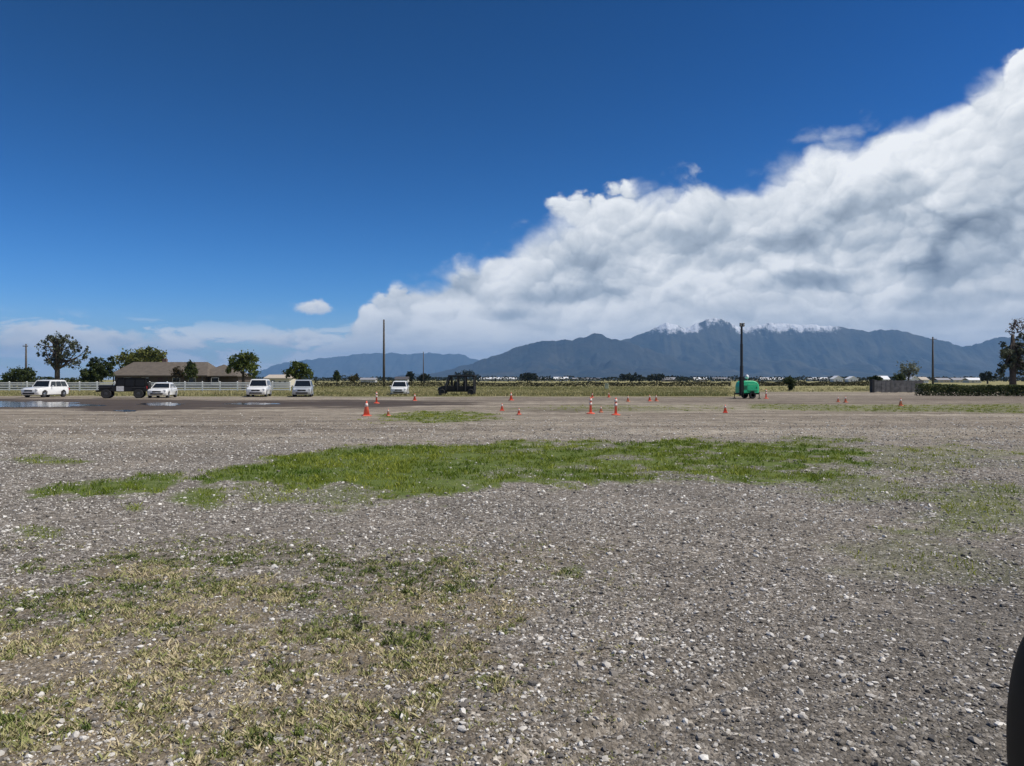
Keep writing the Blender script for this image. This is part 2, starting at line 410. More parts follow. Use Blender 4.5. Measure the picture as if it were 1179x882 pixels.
def ground_material():
    m, N, L, P = new_mat('gravel_ground')
    def attr(n, out='Fac'):
        a = N.new('ShaderNodeAttribute'); a.attribute_name = n; return a.outputs[out]
    def noise(sc, det=5, ro=.55, vec=None, dist=0):
        n = N.new('ShaderNodeTexNoise'); n.inputs['Scale'].default_value = sc; n.inputs['Detail'].default_value = det; n.inputs['Roughness'].default_value = ro
        n.inputs['Distortion'].default_value = dist
        L.new(vec or tc.outputs['Object'], n.inputs['Vector']); return n.outputs['Fac']
    def ramp(x, *st):
        r = N.new('ShaderNodeValToRGB'); e = r.color_ramp.elements
        e[0].position, e[0].color = st[0][0], (*st[0][1], 1); e[1].position, e[1].color = st[-1][0], (*st[-1][1], 1)
        for p, c in st[1:-1]: k = e.new(p); k.color = (*c, 1)
        L.new(x, r.inputs[0]); return r.outputs[0]
    def mix(f, a, b, mode='MIX'):
        n = N.new('ShaderNodeMix'); n.data_type = 'RGBA'; n.blend_type = mode
        if isinstance(f, float): n.inputs[0].default_value = f
        else: L.new(f, n.inputs[0])
        for i, x in ((6, a), (7, b)):
            if isinstance(x, tuple): n.inputs[i].default_value = (*x, 1)
            else: L.new(x, n.inputs[i])
        return n.outputs[2]
    def math_(op, a, b, clamp=False):
        n = N.new('ShaderNodeMath'); n.operation = op; n.use_clamp = clamp
        for i, x in ((0, a), (1, b)):
            if isinstance(x, (int, float)): n.inputs[i].default_value = x
            else: L.new(x, n.inputs[i])
        return n.outputs[0]
    tc = N.new('ShaderNodeTexCoord')
    mp = N.new('ShaderNodeMapping'); L.new(tc.outputs['Object'], mp.inputs[0]); mp.inputs['Scale'].default_value = (.12, 1, 1)
    def voro(sc):
        v = N.new('ShaderNodeTexVoronoi'); v.inputs['Scale'].default_value = sc; v.voronoi_dimensions = '2D'; L.new(tc.outputs['Object'], v.inputs['Vector'])
        s = N.new('ShaderNodeSeparateColor'); L.new(v.outputs['Color'], s.inputs[0]); return v.outputs['Distance'], s.outputs[0]
    d1, c1 = voro(34); d2, c2 = voro(75); d3, c3 = voro(13)
    st1 = ramp(c1, (0, (.08, .071, .06)), (.45, (.19, .170, .147)), (.76, (.32, .292, .256)), (.9, (.52, .49, .44)), (1, (.70, .665, .61)))
    st2 = ramp(c2, (0, (.095, .081, .066)), (.6, (.23, .203, .170)), (1, (.43, .395, .345)))
    st3 = ramp(c3, (0, (.6, .6, .6)), (.85, (1.05, 1.05, 1.05)), (1, (1.5, 1.48, 1.45)))
    base = mix(ramp(noise(9, 4), (.4, (0, 0, 0)), (.6, (1, 1, 1))), st1, st2)
    base = mix(.55, base, mix(1., base, st3, 'MULTIPLY'))
    big = noise(.55, 6, .6)
    base = mix(1., base, ramp(big, (.3, (.78, .77, .76)), (.7, (1.22, 1.2, 1.18))), 'MULTIPLY')
    # packed dirt further out, drawn into streaks by tyres
    stk = noise(.32, 7, .62, mp.outputs[0], .4)
    dirtc = ramp(stk, (.30, (.14, .112, .085)), (.42, (.25, .21, .168)), (.54, (.34, .295, .238)), (.68, (.47, .415, .34)))
    dirtc = mix(1., dirtc, ramp(noise(4, 6, .65), (.3, (.62, .61, .6)), (.7, (1.3, 1.3, 1.3))), 'MULTIPLY')
    dirtc = mix(1., dirtc, ramp(noise(1.1, 6, .65), (.34, (.62, .60, .56)), (.62, (1.22, 1.22, 1.2))), 'MULTIPLY')
    dirtc = mix(ramp(noise(2.2, 7, .7), (.56, (0, 0, 0)), (.66, (.6, .6, .6))), dirtc, (.13, .125, .062))
    base = mix(math_('MULTIPLY', attr('dirt'), .8), base, dirtc)
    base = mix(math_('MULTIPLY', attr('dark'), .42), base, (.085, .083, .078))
    soil = ramp(noise(6, 6, .65), (.3, (.10, .082, .058)), (.7, (.19, .155, .105)))
    base = mix(math_('MULTIPLY', attr('weed'), .38), base, soil)
    tanc = ramp(noise(22, 6, .7), (.3, (.13, .10, .062)), (.55, (.26, .205, .125)), (.75, (.38, .31, .20)))
    base = mix(math_('MULTIPLY', attr('tan'), .42), base, tanc)
    gr = ramp(noise(5, 7, .7), (.3, (.06, .10, .008)), (.55, (.105, .155, .016)), (.72, (.19, .20, .05)))
    base = mix(math_('MULTIPLY', attr('g'), .85), base, gr)
    fd = ramp(noise(.11, 8, .65, mp.outputs[0]), (.3, (.15, .16, .06)), (.5, (.26, .24, .105)), (.64, (.34, .285, .15)), (.75, (.38, .32, .22)))
    base = mix(attr('field'), base, fd)
    base = mix(math_('MULTIPLY', attr('wet'), .85), base, (.045, .032, .026))
    L.new(base, P.inputs['Base Color'])
    P.inputs['Specular IOR Level'].default_value = .15
    L.new(ramp(attr('wet'), (0, (.95, .95, .95)), (.6, (.9, .9, .9)), (1, (.85, .85, .85))), P.inputs['Roughness'])
    h = math_('ADD', math_('MULTIPLY', d1, -1.), math_('MULTIPLY', d2, -.45))
    b = N.new('ShaderNodeBump'); b.inputs['Distance'].default_value = .02
    L.new(math_('MULTIPLY', math_('SUBTRACT', 1., attr('wet')), .75), b.inputs['Strength'])
    L.new(h, b.inputs['Height']); L.new(b.outputs['Normal'], P.inputs['Normal'])
    return m
def build_ground():
    rr = [0.0, .6, 1.2, 1.8]
    r = 2.2
    while r < 120: rr.append(r); r *= 1.0095
    while r < 29000: rr.append(r); r *= 1.07
    fine = np.radians(np.arange(-42, 42.01, .2)); back = np.radians(np.arange(48, 312.1, 6))
    th = np.concatenate([fine, back]); n = len(th)
    R, T = np.meshgrid(np.array(rr[1:]), th, indexing='ij')
    X = (R * np.sin(T)).ravel(); Y = (R * np.cos(T)).ravel()
    X = np.concatenate([[0.], X]); Y = np.concatenate([[0.], Y])
    mk = masks(X, Y); Zg = ground_z(X, Y)
    V = np.stack([X, Y, Zg], 1)
    k = len(rr) - 1
    i = np.arange(k - 1)[:, None]; jn = np.arange(n)[None]
    a = 1 + i * n + jn; b = 1 + i * n + (jn + 1) % n
    Q = np.stack([a, a + n, b + n, b], -1).reshape(-1, 4)
    # the innermost fan as degenerate-free quads: two neighbours at a time
    fan = np.array([[0, 1 + j, 1 + (j + 1) % n, 1 + (j + 2) % n] for j in range(0, n - 1, 2)])
    if n % 2: fan = np.vstack([fan, [[0, 1 + (n - 1), 1, 1]]])[:-1]
    Q = np.vstack([Q, fan])[:, ::-1]
    o = mesh_obj('ground', V, Q, ground_material(), None, True, attr={q: mk[q] for q in ('g', 'weed', 'tan', 'field', 'wet', 'dirt', 'dark')})
    tag(o, 'wide gravel and dirt lot with patches of grass', kind='structure')
    return o
build_ground()

# ---- puddles on the wet mud
def build_puddle(name, label, x0, x1, ya, yb, seed):
    Pn = []; n = 72
    cx, cy, rx, ry = (x0 + x1) / 2, (ya + yb) / 2, (x1 - x0) / 2, (yb - ya) / 2
    for i in range(n):
        t = 2 * math.pi * i / n
        k = .40 + 1.1 * float(fbm(np.array(4.2 * math.cos(t) + 9), np.array(4.2 * math.sin(t) + 4), seed, 4))
        Pn.append(gp(cx + rx * math.cos(t) * k, cy + ry * math.sin(t) * k))
    V = [(x, y, .012) for x, y in Pn] + [(x, y, .004) for x, y in Pn]
    Fc = [tuple(range(n - 1, -1, -1))] + [(i, (i + 1) % n, n + (i + 1) % n, n + i) for i in range(n)]
    c = np.mean(Pn, 0)
    m, N, L, P = (MATS.get('puddle_water'), 0, 0, 0)
    if m is None:
        m, N, L, P = new_mat('puddle_water'); MATS['puddle_water'] = m
        P.inputs['Base Color'].default_value = (.045, .037, .03, 1); P.inputs['Roughness'].default_value = .10; P.inputs['IOR'].default_value = 1.33
        tc = N.new('ShaderNodeTexCoord'); no = N.new('ShaderNodeTexNoise'); no.inputs['Scale'].default_value = 3; L.new(tc.outputs['Object'], no.inputs['Vector'])
        b = N.new('ShaderNodeBump'); b.inputs['Strength'].default_value = .05; b.inputs['Distance'].default_value = .01
        L.new(no.outputs['Fac'], b.inputs['Height']); L.new(b.outputs['Normal'], P.inputs['Normal'])
    o = mesh_obj(name, V, Fc, m, attr=None)
    tag(o, label, kind='structure')
build_puddle('puddle_water', 'long shallow puddle reflecting the sky on the dark mud', -60, 104, 462.4, 469.6, 3)
build_puddle('puddle_water', 'small puddle reflecting the white sedan', 160, 216, 463.6, 467.6, 8)
build_puddle('puddle_water', 'thin puddle in front of the silver suv', 262, 318, 463.8, 466.2, 12)
build_puddle('puddle_water', 'little puddle in the mud beside the black off-roader', 132, 160, 472.0, 474.2, 15)

# ---- loose stones of the gravel
def scatter_points(n, y0, y1, power, seed, xpad=.06):
    r = np.random.RandomState(seed)
    u = r.rand(n); e = power + 1
    Y = (y0 ** e + u * (y1 ** e - y0 ** e)) ** (1 / e)
    X = (r.rand(n) * 2 - 1) * ((.70 + xpad) * Y + 1.6)
    return X, Y, r
def icosa():
    t = (1 + 5 ** .5) / 2
    v = np.array([(-1, t, 0), (1, t, 0), (-1, -t, 0), (1, -t, 0), (0, -1, t), (0, 1, t), (0, -1, -t), (0, 1, -t), (t, 0, -1), (t, 0, 1), (-t, 0, -1), (-t, 0, 1)], float)
    f = np.array([(0, 11, 5), (0, 5, 1), (0, 1, 7), (0, 7, 10), (0, 10, 11), (1, 5, 9), (5, 11, 4), (11, 10, 2), (10, 7, 6), (7, 1, 8), (3, 9, 4), (3, 4, 2), (3, 2, 6), (3, 6, 8), (3, 8, 9), (4, 9, 5), (2, 4, 11), (6, 2, 10), (8, 6, 7), (9, 8, 1)])
    return v / np.linalg.norm(v[0]), f
def rotz_rand(r, n):
    a = r.rand(n) * 2 * np.pi; return np.cos(a), np.sin(a)
def build_gravel():
    X, Y, r = scatter_points(370000, 2.4, 42, -.62, 5, .02)
    mk = masks(X, Y)
    clus = fbm(X * 1.3, Y * 1.3, 44, 3)
    keep = r.rand(len(X)) < np.clip(1 - .93 * np.maximum(mk['g'], 0) - .22 * mk['weed'] - .35 * mk['tan'], .03, 1) * np.clip(.45 + 1.3 * (clus - .3), .25, 1) * (1 - .35 * mk['dark']) * (1 - .97 * sstep(13, 40, Y))
    X, Y = X[keep], Y[keep]; n = len(X)
    v, f = icosa()
    size = np.exp(r.randn(n) * .5) * .0066; size = np.clip(size, .004, .024) * np.clip(.85 + Y * .03, 1, 1.7)
    V = v[None] * (1 + .5 * (r.rand(n, 12, 1) - .5) * 1.6)
    V = V * (np.stack([.8 + .6 * r.rand(n), .75 + .4 * r.rand(n), .45 + .35 * r.rand(n)], 1))[:, None, :]
    # tilt then spin
    a = (r.rand(n) - .5) * .9; ca, sa = np.cos(a), np.sin(a)
    y_, z_ = V[..., 1].copy(), V[..., 2].copy(); V[..., 1] = y_ * ca[:, None] - z_ * sa[:, None]; V[..., 2] = y_ * sa[:, None] + z_ * ca[:, None]
    c, s = rotz_rand(r, n); x_, y_ = V[..., 0].copy(), V[..., 1].copy()
    V[..., 0] = x_ * c[:, None] - y_ * s[:, None]; V[..., 1] = x_ * s[:, None] + y_ * c[:, None]
    V = V * size[:, None, None]
    V[..., 0] += X[:, None]; V[..., 1] += Y[:, None]; V[..., 2] += (ground_z(X, Y) + size * .22)[:, None]
    Fc = (f[None] + (np.arange(n) * 12)[:, None, None]).reshape(-1, 3)
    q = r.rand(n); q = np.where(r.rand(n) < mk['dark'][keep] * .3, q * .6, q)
    rnd = np.repeat(q, 12)
    m, N, L, P = new_mat('loose_stone')
    at = N.new('ShaderNodeAttribute'); at.attribute_name = 'rnd'; rp = N.new('ShaderNodeValToRGB'); e = rp.color_ramp.elements
    e[0].position, e[0].color = 0, (.095, .085, .074, 1); e[1].position, e[1].color = 1, (.80, .77, .71, 1)
    for p_, c_ in ((.28, (.19, .172, .150)), (.52, (.31, .283, .248)), (.70, (.46, .43, .385)), (.84, (.66, .63, .58))):
        k = e.new(p_); k.color = (*c_, 1)
    L.new(at.outputs['Fac'], rp.inputs[0])
    tc = N.new('ShaderNodeTexCoord'); no = N.new('ShaderNodeTexNoise'); no.inputs['Scale'].default_value = 60; L.new(tc.outputs['Object'], no.inputs['Vector'])
    mx = N.new('ShaderNodeMix'); mx.data_type = 'RGBA'; mx.blend_type = 'MULTIPLY'; mx.inputs[0].default_value = .5
    r2 = N.new('ShaderNodeValToRGB'); r2.color_ramp.elements[0].color = (.5, .5, .5, 1); r2.color_ramp.elements[1].color = (1.3, 1.3, 1.3, 1); L.new(no.outputs['Fac'], r2.inputs[0])
    L.new(rp.outputs[0], mx.inputs[6]); L.new(r2.outputs[0], mx.inputs[7]); L.new(mx.outputs[2], P.inputs['Base Color'])
    P.inputs['Roughness'].default_value = .85
    o = mesh_obj('gravel', V.reshape(-1, 3), Fc, m, attr={'rnd': rnd})
    tag(o, 'loose grey and whitish gravel stones lying over the lot', kind='stuff')
build_gravel()

# ---- grass: blades of four corners, bent outwards
def blades(cx, cy, cz, h, spread, nb, r, width, lean=.6, rnd=None):
    """nb blades for each of the clumps: returns vertices, quads and one random value a vertex"""
    n = len(cx); N_ = n * nb
    a = r.rand(N_) * 2 * np.pi; rad = np.sqrt(r.rand(N_)) * np.repeat(spread, nb)
    bx = np.repeat(cx, nb) + np.cos(a) * rad; by = np.repeat(cy, nb) + np.sin(a) * rad; bz = np.repeat(cz, nb) - .004
    hh = np.repeat(h, nb) * (.55 + .75 * r.rand(N_)); b = r.rand(N_) * 2 * np.pi; le = hh * lean * (.3 + r.rand(N_))
    dx, dy = np.cos(b) * le, np.sin(b) * le; w = np.repeat(width, nb) * (.7 + .6 * r.rand(N_))
    p = r.rand(N_) * 2 * np.pi; wx, wy = np.cos(p) * w, np.sin(p) * w
    V = np.empty((N_, 4, 3))
    V[:, 0] = np.stack([bx - wx, by - wy, bz], 1); V[:, 1] = np.stack([bx + wx, by + wy, bz], 1)
    V[:, 2] = np.stack([bx + dx * .45 + wx * .8, by + dy * .45 + wy * .8, bz + hh * .62], 1)
    V[:, 3] = np.stack([bx + dx, by + dy, bz + hh], 1)
    Q = np.arange(N_ * 4).reshape(-1, 4)
    base = np.repeat(rnd if rnd is not None else r.rand(n), nb)
    return V.reshape(-1, 3), Q, np.repeat(np.clip(base + (r.rand(N_) - .5) * .35, 0, 1), 4)
def build_grass():
    # the green strip and the patches around it
    X, Y, r = scatter_points(80000, 6.0, 60, -.1, 6)
    mk = masks(X, Y); g = mk['g']; keep = (r.rand(len(X)) < np.clip(g * 1.1 - .12, 0, 1))
    X, Y, g = X[keep], Y[keep], g[keep]
    pn = fbm(X * 1.7, Y * 2.4, 57, 4); k2 = r.rand(len(X)) < np.clip((pn - .30) * 5.5, .12, 1); X, Y, g, pn = X[k2], Y[k2], g[k2], pn[k2]
    h = (.025 + .06 * r.rand(len(X)) ** 1.5) * (.35 + .5 * g + .5 * pn); sp = np.full(len(X), .10)
    V, Q, q = blades(X, Y, ground_z(X, Y), h, sp, 9, r, np.full(len(X), .0065) * np.clip(Y / 14, .8, 2), .7, np.clip(fbm(X * .8, Y * .8, 51, 4) * 1.3 - .25 + .45 * (1 - g) + (r.rand(len(X)) > .93) * .5, 0, 1))
    m = leaf_mat('green_grass_blade', (.078, .150, .008), (.36, .38, .055))
    tag(mesh_obj('grass', V, Q, m, attr={'rnd': q}), 'low green grass growing in a long strip and patches on the gravel', kind='stuff')
    # low weeds, half green and half dry
    X, Y, r = scatter_points(68000, 2.7, 12, -.3, 8, .02)
    mk = masks(X, Y); wv = np.maximum(mk['weed'], .8 * mk['tan'] * .8)
    keep = r.rand(len(X)) < wv * 1.05 * np.clip(.25 + 2.2 * (fbm(X * 4.5, Y * 4.5, 87, 3) - .33), .12, 1) + .008
    X, Y = X[keep], Y[keep]; w = mk['weed'][keep]; tn = mk['tan'][keep]
    h = (.008 + .024 * r.rand(len(X)) ** 1.8) * (.6 + .7 * w); sp = .015 + .04 * r.rand(len(X))
    col = np.clip(.54 + .5 * tn - .36 * w + (r.rand(len(X)) - .5) * .7, 0, 1)
    V, Q, q = blades(X, Y, ground_z(X, Y), h, sp, 11, r, np.full(len(X), .0048), 1.2, col)
    tx, ty, th = [], [], []
    for px_, py_, rx_, ry_, nn_ in [(36, 828, 34, 16, 60), (18, 842, 16, 10, 24), (330, 776, 20, 9, 34), (240, 770, 18, 7, 20), (285, 850, 26, 10, 34), (150, 812, 16, 6, 16), (360, 838, 22, 8, 24), (255, 682, 24, 6, 26), (655, 661, 9, 4, 10), (575, 798, 12, 5, 10), (520, 705, 16, 5, 14), (450, 770, 20, 7, 18)]:
        for _ in range(int(nn_ * .8)):
            gx, gy = gp(px_ + r.randn() * rx_ * 1.1, py_ + r.randn() * ry_ * 1.0); tx.append(gx); ty.append(gy); th.append(.012 + .026 * r.rand())
    tx, ty, th = map(np.array, (tx, ty, th))
    V2, Q2, q2 = blades(tx, ty, ground_z(tx, ty), th, np.full(len(tx), .035), 16, r, np.full(len(tx), .0055), .9, np.clip(.36 + .22 * r.randn(len(tx)), 0, .8))
    Q = np.vstack([Q, Q2 + len(V)]); V = np.vstack([V, V2]); q = np.concatenate([q, q2])
    m2, N, L, P = new_mat('weed_blade'); at = N.new('ShaderNodeAttribute'); at.attribute_name = 'rnd'; rp = N.new('ShaderNodeValToRGB'); e = rp.color_ramp.elements
    e[0].position, e[0].color = 0, (.065, .10, .024, 1); e[1].position, e[1].color = 1, (.58, .485, .32, 1)
    for p_, c_ in ((.25, (.15, .19, .045)), (.5, (.31, .31, .125)), (.75, (.44, .39, .21))):
        k = e.new(p_); k.color = (*c_, 1)
    L.new(at.outputs['Fac'], rp.inputs[0]); L.new(rp.outputs[0], P.inputs['Base Color']); P.inputs['Roughness'].default_value = .7; P.inputs['Specular IOR Level'].default_value = .2
    tag(mesh_obj('weeds', V, Q, m2, attr={'rnd': q}), 'low weeds and dry grass spread through the near gravel', kind='stuff')
    # taller grass of the field beyond the lot
    r = np.random.RandomState(12); n = 26000
    Yf = 1 / (1 / 78 - r.rand(n) * (1 / 78 - 1 / 172)); Xf = (r.rand(n) * 2 - 1) * .74 * Yf
    px, py = pxof(Xf, Yf); keep = (masks(Xf, Yf)['field'] > .55) & ~((px > 835) & (px < 1000) & (r.rand(n) < .8))
    Xf, Yf = Xf[keep], Yf[keep]
    h = .10 + .17 * r.rand(len(Xf)); col = np.clip(.35 + .9 * (fbm(Xf * .05, Yf * .08, 61, 4) - .4) + (r.rand(len(Xf)) - .5) * .4, 0, 1)
    V, Q, q = blades(Xf, Yf, np.zeros(len(Xf)), h, np.full(len(Xf), .4), 7, r, np.full(len(Xf), .05), .6, col)
    m3 = leaf_mat('field_grass_blade', (.16, .175, .055), (.50, .43, .23))
    tag(mesh_obj('field_grass', V, Q, m3, attr={'rnd': q}), 'yellow-green rough grass of the field beyond the lot', kind='stuff')
build_grass()

# ================================================================== MOUNTAINS AND AIR
def mountain_mat(name, c0, c1):
    m, N, L, P = new_mat(name)
    tc = N.new('ShaderNodeTexCoord'); no = N.new('ShaderNodeTexNoise'); no.inputs['Scale'].default_value = .0016; no.inputs['Detail'].default_value = 9; no.inputs['Roughness'].default_value = .65
    L.new(tc.outputs['Object'], no.inputs['Vector'])
    r = N.new('ShaderNodeValToRGB'); r.color_ramp.elements[0].position = .35; r.color_ramp.elements[1].position = .68
    r.color_ramp.elements[0].color = (*c0, 1); r.color_ramp.elements[1].color = (*c1, 1); L.new(no.outputs['Fac'], r.inputs[0])
    at = N.new('ShaderNodeAttribute'); at.attribute_name = 'snow'
    n2 = N.new('ShaderNodeTexNoise'); n2.inputs['Scale'].default_value = .011; n2.inputs['Detail'].default_value = 6; n2.inputs['Roughness'].default_value = .7
    mp = N.new('ShaderNodeMapping'); mp.inputs['Scale'].default_value = (.9, .5, .7); L.new(tc.outputs['Object'], mp.inputs[0]); L.new(mp.outputs[0], n2.inputs['Vector'])
    sc5 = N.new('ShaderNodeMath'); sc5.operation = 'MULTIPLY_ADD'; L.new(n2.outputs['Fac'], sc5.inputs[0]); sc5.inputs[1].default_value = 3.0; sc5.inputs[2].default_value = -1.12
    ad = N.new('ShaderNodeMath'); ad.operation = 'ADD'; L.new(at.outputs['Fac'], ad.inputs[0]); L.new(sc5.outputs[0], ad.inputs[1])
    st = N.new('ShaderNodeMapRange'); st.interpolation_type = 'SMOOTHSTEP'; st.inputs[1].default_value = .8; st.inputs[2].default_value = 1.5; L.new(ad.outputs[0], st.inputs[0])
    mx = N.new('ShaderNodeMix'); mx.data_type = 'RGBA'; L.new(st.outputs[0], mx.inputs[0]); L.new(r.outputs[0], mx.inputs[6]); mx.inputs[7].default_value = (.78, .80, .84, 1)
    L.new(mx.outputs[2], P.inputs['Base Color']); P.inputs['Roughness'].default_value = .95; P.inputs['Specular IOR Level'].default_value = .05
    b = N.new('ShaderNodeBump'); b.inputs['Strength'].default_value = 1; b.inputs['Distance'].default_value = 110; L.new(no.outputs['Fac'], b.inputs['Height']); L.new(b.outputs['Normal'], P.inputs['Normal'])
    return m
def build_range(name, label, prof, Y0, front, back, u0, u1, m, seed, snow=None, nu=900):
    px = np.linspace(u0, u1, nu); t = np.concatenate([np.linspace(0, 1, 70), np.linspace(1.03, 1.6, 14)])
    U, T = np.meshgrid(px, t, indexing='xy')
    ridge = np.interp(px, [p[0] for p in prof], [p[1] for p in prof])
    ridge = ridge + (fbm(px * .11, px * 0, seed + 31, 3) - .5) * 3.2 - np.abs(fbm(px * .06, px * 0 + 5, seed + 37, 4) - .5) * 5 + 1.2
    H = za(ridge, Y0) * 1.0
    dY = np.where(T <= 1, -(1 - T) * front, (T - 1) / .6 * back)
    Yw = Y0 + dY; Xw = (U - CX) / F * Y0 * (1 + .25 * dY / Y0)
    H2 = H[None, :] * np.ones_like(T)
    base = np.where(T <= 1, np.power(np.clip(T, 0, 1), 1.25), np.clip(1 - ((T - 1) / .6), 0, 1) ** 1.3)
    k = 1 / 1700.
    rid = np.abs(fbm(Xw * k + T * .9, Yw * k * .35, seed, 5, .55) - .5) * 2
    rid2 = np.abs(fbm(Xw * k * 3.1 - T * 1.4, Yw * k * 1.2, seed + 7, 4, .55) - .5) * 2
    cut = np.sin(np.pi * np.clip(T, 0, 1)) ** .7 * np.where(T > 1, .0, 1)
    Zw = H2 * base * (1 - cut * (.72 * (1 - rid) ** 2 + .34 * (1 - rid2) ** 2)) - 6
    Zw = Zw + H2 * .012 * (fbm(U * .22, U * 0, seed + 3, 4) - .5) * (T > .8)
    V = np.stack([Xw, Yw, Zw], -1).reshape(-1, 3)
    n, k2 = len(t), nu
    i = np.arange(n - 1)[:, None]; j = np.arange(nu - 1)[None]
    a = i * nu + j; Q = np.stack([a, a + 1, a + nu + 1, a + nu], -1).reshape(-1, 4)
    sn = np.zeros_like(Zw)
    if snow is not None:
        for (x0, x1, yl, s_) in snow:
            w = sstep(x0 - 12, x0 + 12, U) * (1 - sstep(x1 - 14, x1 + 14, U)); zl = za(yl, Y0)
            sn = np.maximum(sn, w * sstep(zl - 110, zl + 170, Zw + 90 * (rid2 - .5) + 90 * (rid - .5)) * s_)
    o = mesh_obj(name, V, Q, m, None, True, attr={'snow': sn.ravel()})
    tag(o, label, kind='structure')
MAINP = [(560, 436), (610, 428), (650, 412), (690, 398), (716, 390.5), (730, 387), (745, 380.5), (757, 375), (768, 371.5), (778, 373.4), (789, 377), (803, 372), (814, 367), (824, 364.2), (834, 367.5), (846, 374), (858, 378), (872, 372.5), (886, 370), (905, 371), (922, 372.5), (940, 373), (952, 374.5), (966, 375.5), (985, 378.5), (1000, 381), (1012, 379), (1032, 379), (1050, 384), (1075, 389), (1090, 391.5), (1106, 397), (1118, 397), (1135, 391), (1150, 388), (1172, 389), (1200, 386), (1260, 380), (1340, 392), (1420, 400)]
build_range('mountains', 'dark blue mountain range with snow along its highest crest', MAINP, 14500, 4200, 3600, 560, 1420, mountain_mat('mountain_forest', (.020, .026, .022), (.085, .080, .058)), 5,
            snow=[(740, 808, 387, 1.2), (798, 844, 379, 1.0), (842, 966, 387, 1.25)])
NEARP = [(430, 435.5), (500, 428), (540, 419), (556, 412), (572, 407), (600, 397.5), (612, 394), (625, 391.5), (640, 392), (650, 390), (660, 390), (672, 387), (684, 381.4), (693, 384.5), (704, 389), (716, 391), (728, 394), (742, 400), (770, 409), (800, 417), (850, 427), (900, 434), (940, 436)]
build_range('near_mountains', 'darker wooded ridge standing before the main range left of centre', NEARP, 12200, 3600, 2600, 430, 940, mountain_mat('near_mountain_forest', (.016, .022, .024), (.060, .058, .045)), 41)
FARP = [(180, 436), (250, 434), (295, 427), (320, 419), (345, 415), (372, 411), (400, 409.5), (418, 406.5), (440, 406), (470, 406.5), (500, 405.5), (520, 407), (535, 409), (552, 414), (600, 404), (680, 410), (760, 420)]
build_range('far_mountains', 'pale blue far mountain range below the low clouds', FARP, 24000, 6500, 5000, 180, 760, mountain_mat('far_mountain_slope', (.03, .035, .03), (.07, .07, .055)), 23, snow=[(410, 540, 409, .36)])

def build_haze():
    m = bpy.data.materials.new('haze_air'); m.use_nodes = True; N, L = m.node_tree.nodes, m.node_tree.links; N.clear()
    out = N.new('ShaderNodeOutputMaterial'); v = N.new('ShaderNodeVolumePrincipled'); L.new(v.outputs[0], out.inputs['Volume'])
    v.inputs['Color'].default_value = (.30, .58, 1.0, 1); v.inputs['Density'].default_value = 4.9e-5; v.inputs['Anisotropy'].default_value = .0
    m.cycles.homogeneous_volume = True
    o = MB().box((0, 0, 589), (66000, 66000, 1180)).build('haze', m)
    tag(o, 'thin blue air over the valley', kind='stuff')
build_haze()

# ================================================================== TREES AND HEDGES
def leaf_cloud(lobes, n_cl, per, size, r, clr=.34, flat=.8):
    """leaf quads gathered in clumps through the lobes: (x, y, z, rx, ry, rz)"""
    vol = np.array([l[3] * l[4] * l[5] for l in lobes]) ** .8; pick = r.choice(len(lobes), n_cl, p=vol / vol.sum()); lb = np.array(lobes)[pick]
    dv = r.randn(n_cl, 3); dv /= np.linalg.norm(dv, axis=1)[:, None]; rad = r.rand(n_cl) ** .42
    cen = lb[:, :3] + dv * rad[:, None] * lb[:, 3:]
    cs = clr * .85 * (lb[:, 3] + lb[:, 5]) * .5 * (.5 + .9 * r.rand(n_cl))
    N_ = n_cl * per
    P_ = np.repeat(cen, per, 0) + r.randn(N_, 3) * np.repeat(cs, per)[:, None] * np.array([.6, .6, .5])
    a = r.randn(N_, 3); a /= np.linalg.norm(a, axis=1)[:, None]; b = np.cross(a, r.randn(N_, 3)); b /= np.linalg.norm(b, axis=1)[:, None]
    s = (size * (.6 + .8 * r.rand(N_)))[:, None]; a = a * s; b = b * s * .62
    V = np.stack([P_ - a, P_ + b, P_ + a, P_ - b], 1).reshape(-1, 3)
    rnd = np.repeat(np.clip(np.repeat(r.rand(n_cl), per) * .7 + r.rand(N_) * .35 - .03, 0, 1), 4)
    return V, np.arange(N_ * 4).reshape(-1, 4), rnd, cen
BARK = mat('tree_bark', (.07, .055, .042), .9, var=.35, scale=4)
def tree(name, label, cat, x, Y, lobes, n_cl, per, size, m, trunk_r, trunk_top, seed, group=None, limbs=8, clr=.34, lean=0):
    r = np.random.RandomState(seed)
    root = thing(name, label, cat, (xa(x, Y), Y, 0), 0, group)
    V, Q, rnd, cen = leaf_cloud(lobes, n_cl, per, size, r, clr)
    V[:, 2] = np.maximum(V[:, 2], .03)
    mesh_obj('crown', V, Q, m, root, attr={'rnd': rnd})
    tb = MB(); top = (lean, 0, trunk_top)
    tb.tube([(0, 0, -.1), (lean * .15, 0, trunk_top * .3), (lean * .6, .05, trunk_top * .7), top], [trunk_r * 1.25, trunk_r, trunk_r * .8, trunk_r * .5], 9)
    sel = cen[r.choice(len(cen), min(limbs, len(cen)), replace=False)]
    for c in sel:
        f = .35 + .6 * r.rand(); st = Vector((lean * f, 0, trunk_top * f)); e = Vector(c)
        mid = st.lerp(e, .5) + Vector((r.randn() * .1, r.randn() * .1, -.06 * (e - st).length))
        tb.tube([st, mid, e], [trunk_r * .42, trunk_r * .28, trunk_r * .1], 5)
    tb.build('trunk', BARK, root, True)
    return root
def lob(x, Y, px, y, rx, ry, dy=0, k=1):
    """a lobe of a crown from its centre and half-sizes in photograph pixels, for a tree standing at x, Y"""
    s = Y / F; return ((px - x) * s, dy * s, CZ + (HY - y) * s, rx * s, rx * s * k, ry * s)
G_DARK = leaf_mat('dark_green_leaf', (.014, .026, .009), (.075, .10, .028))
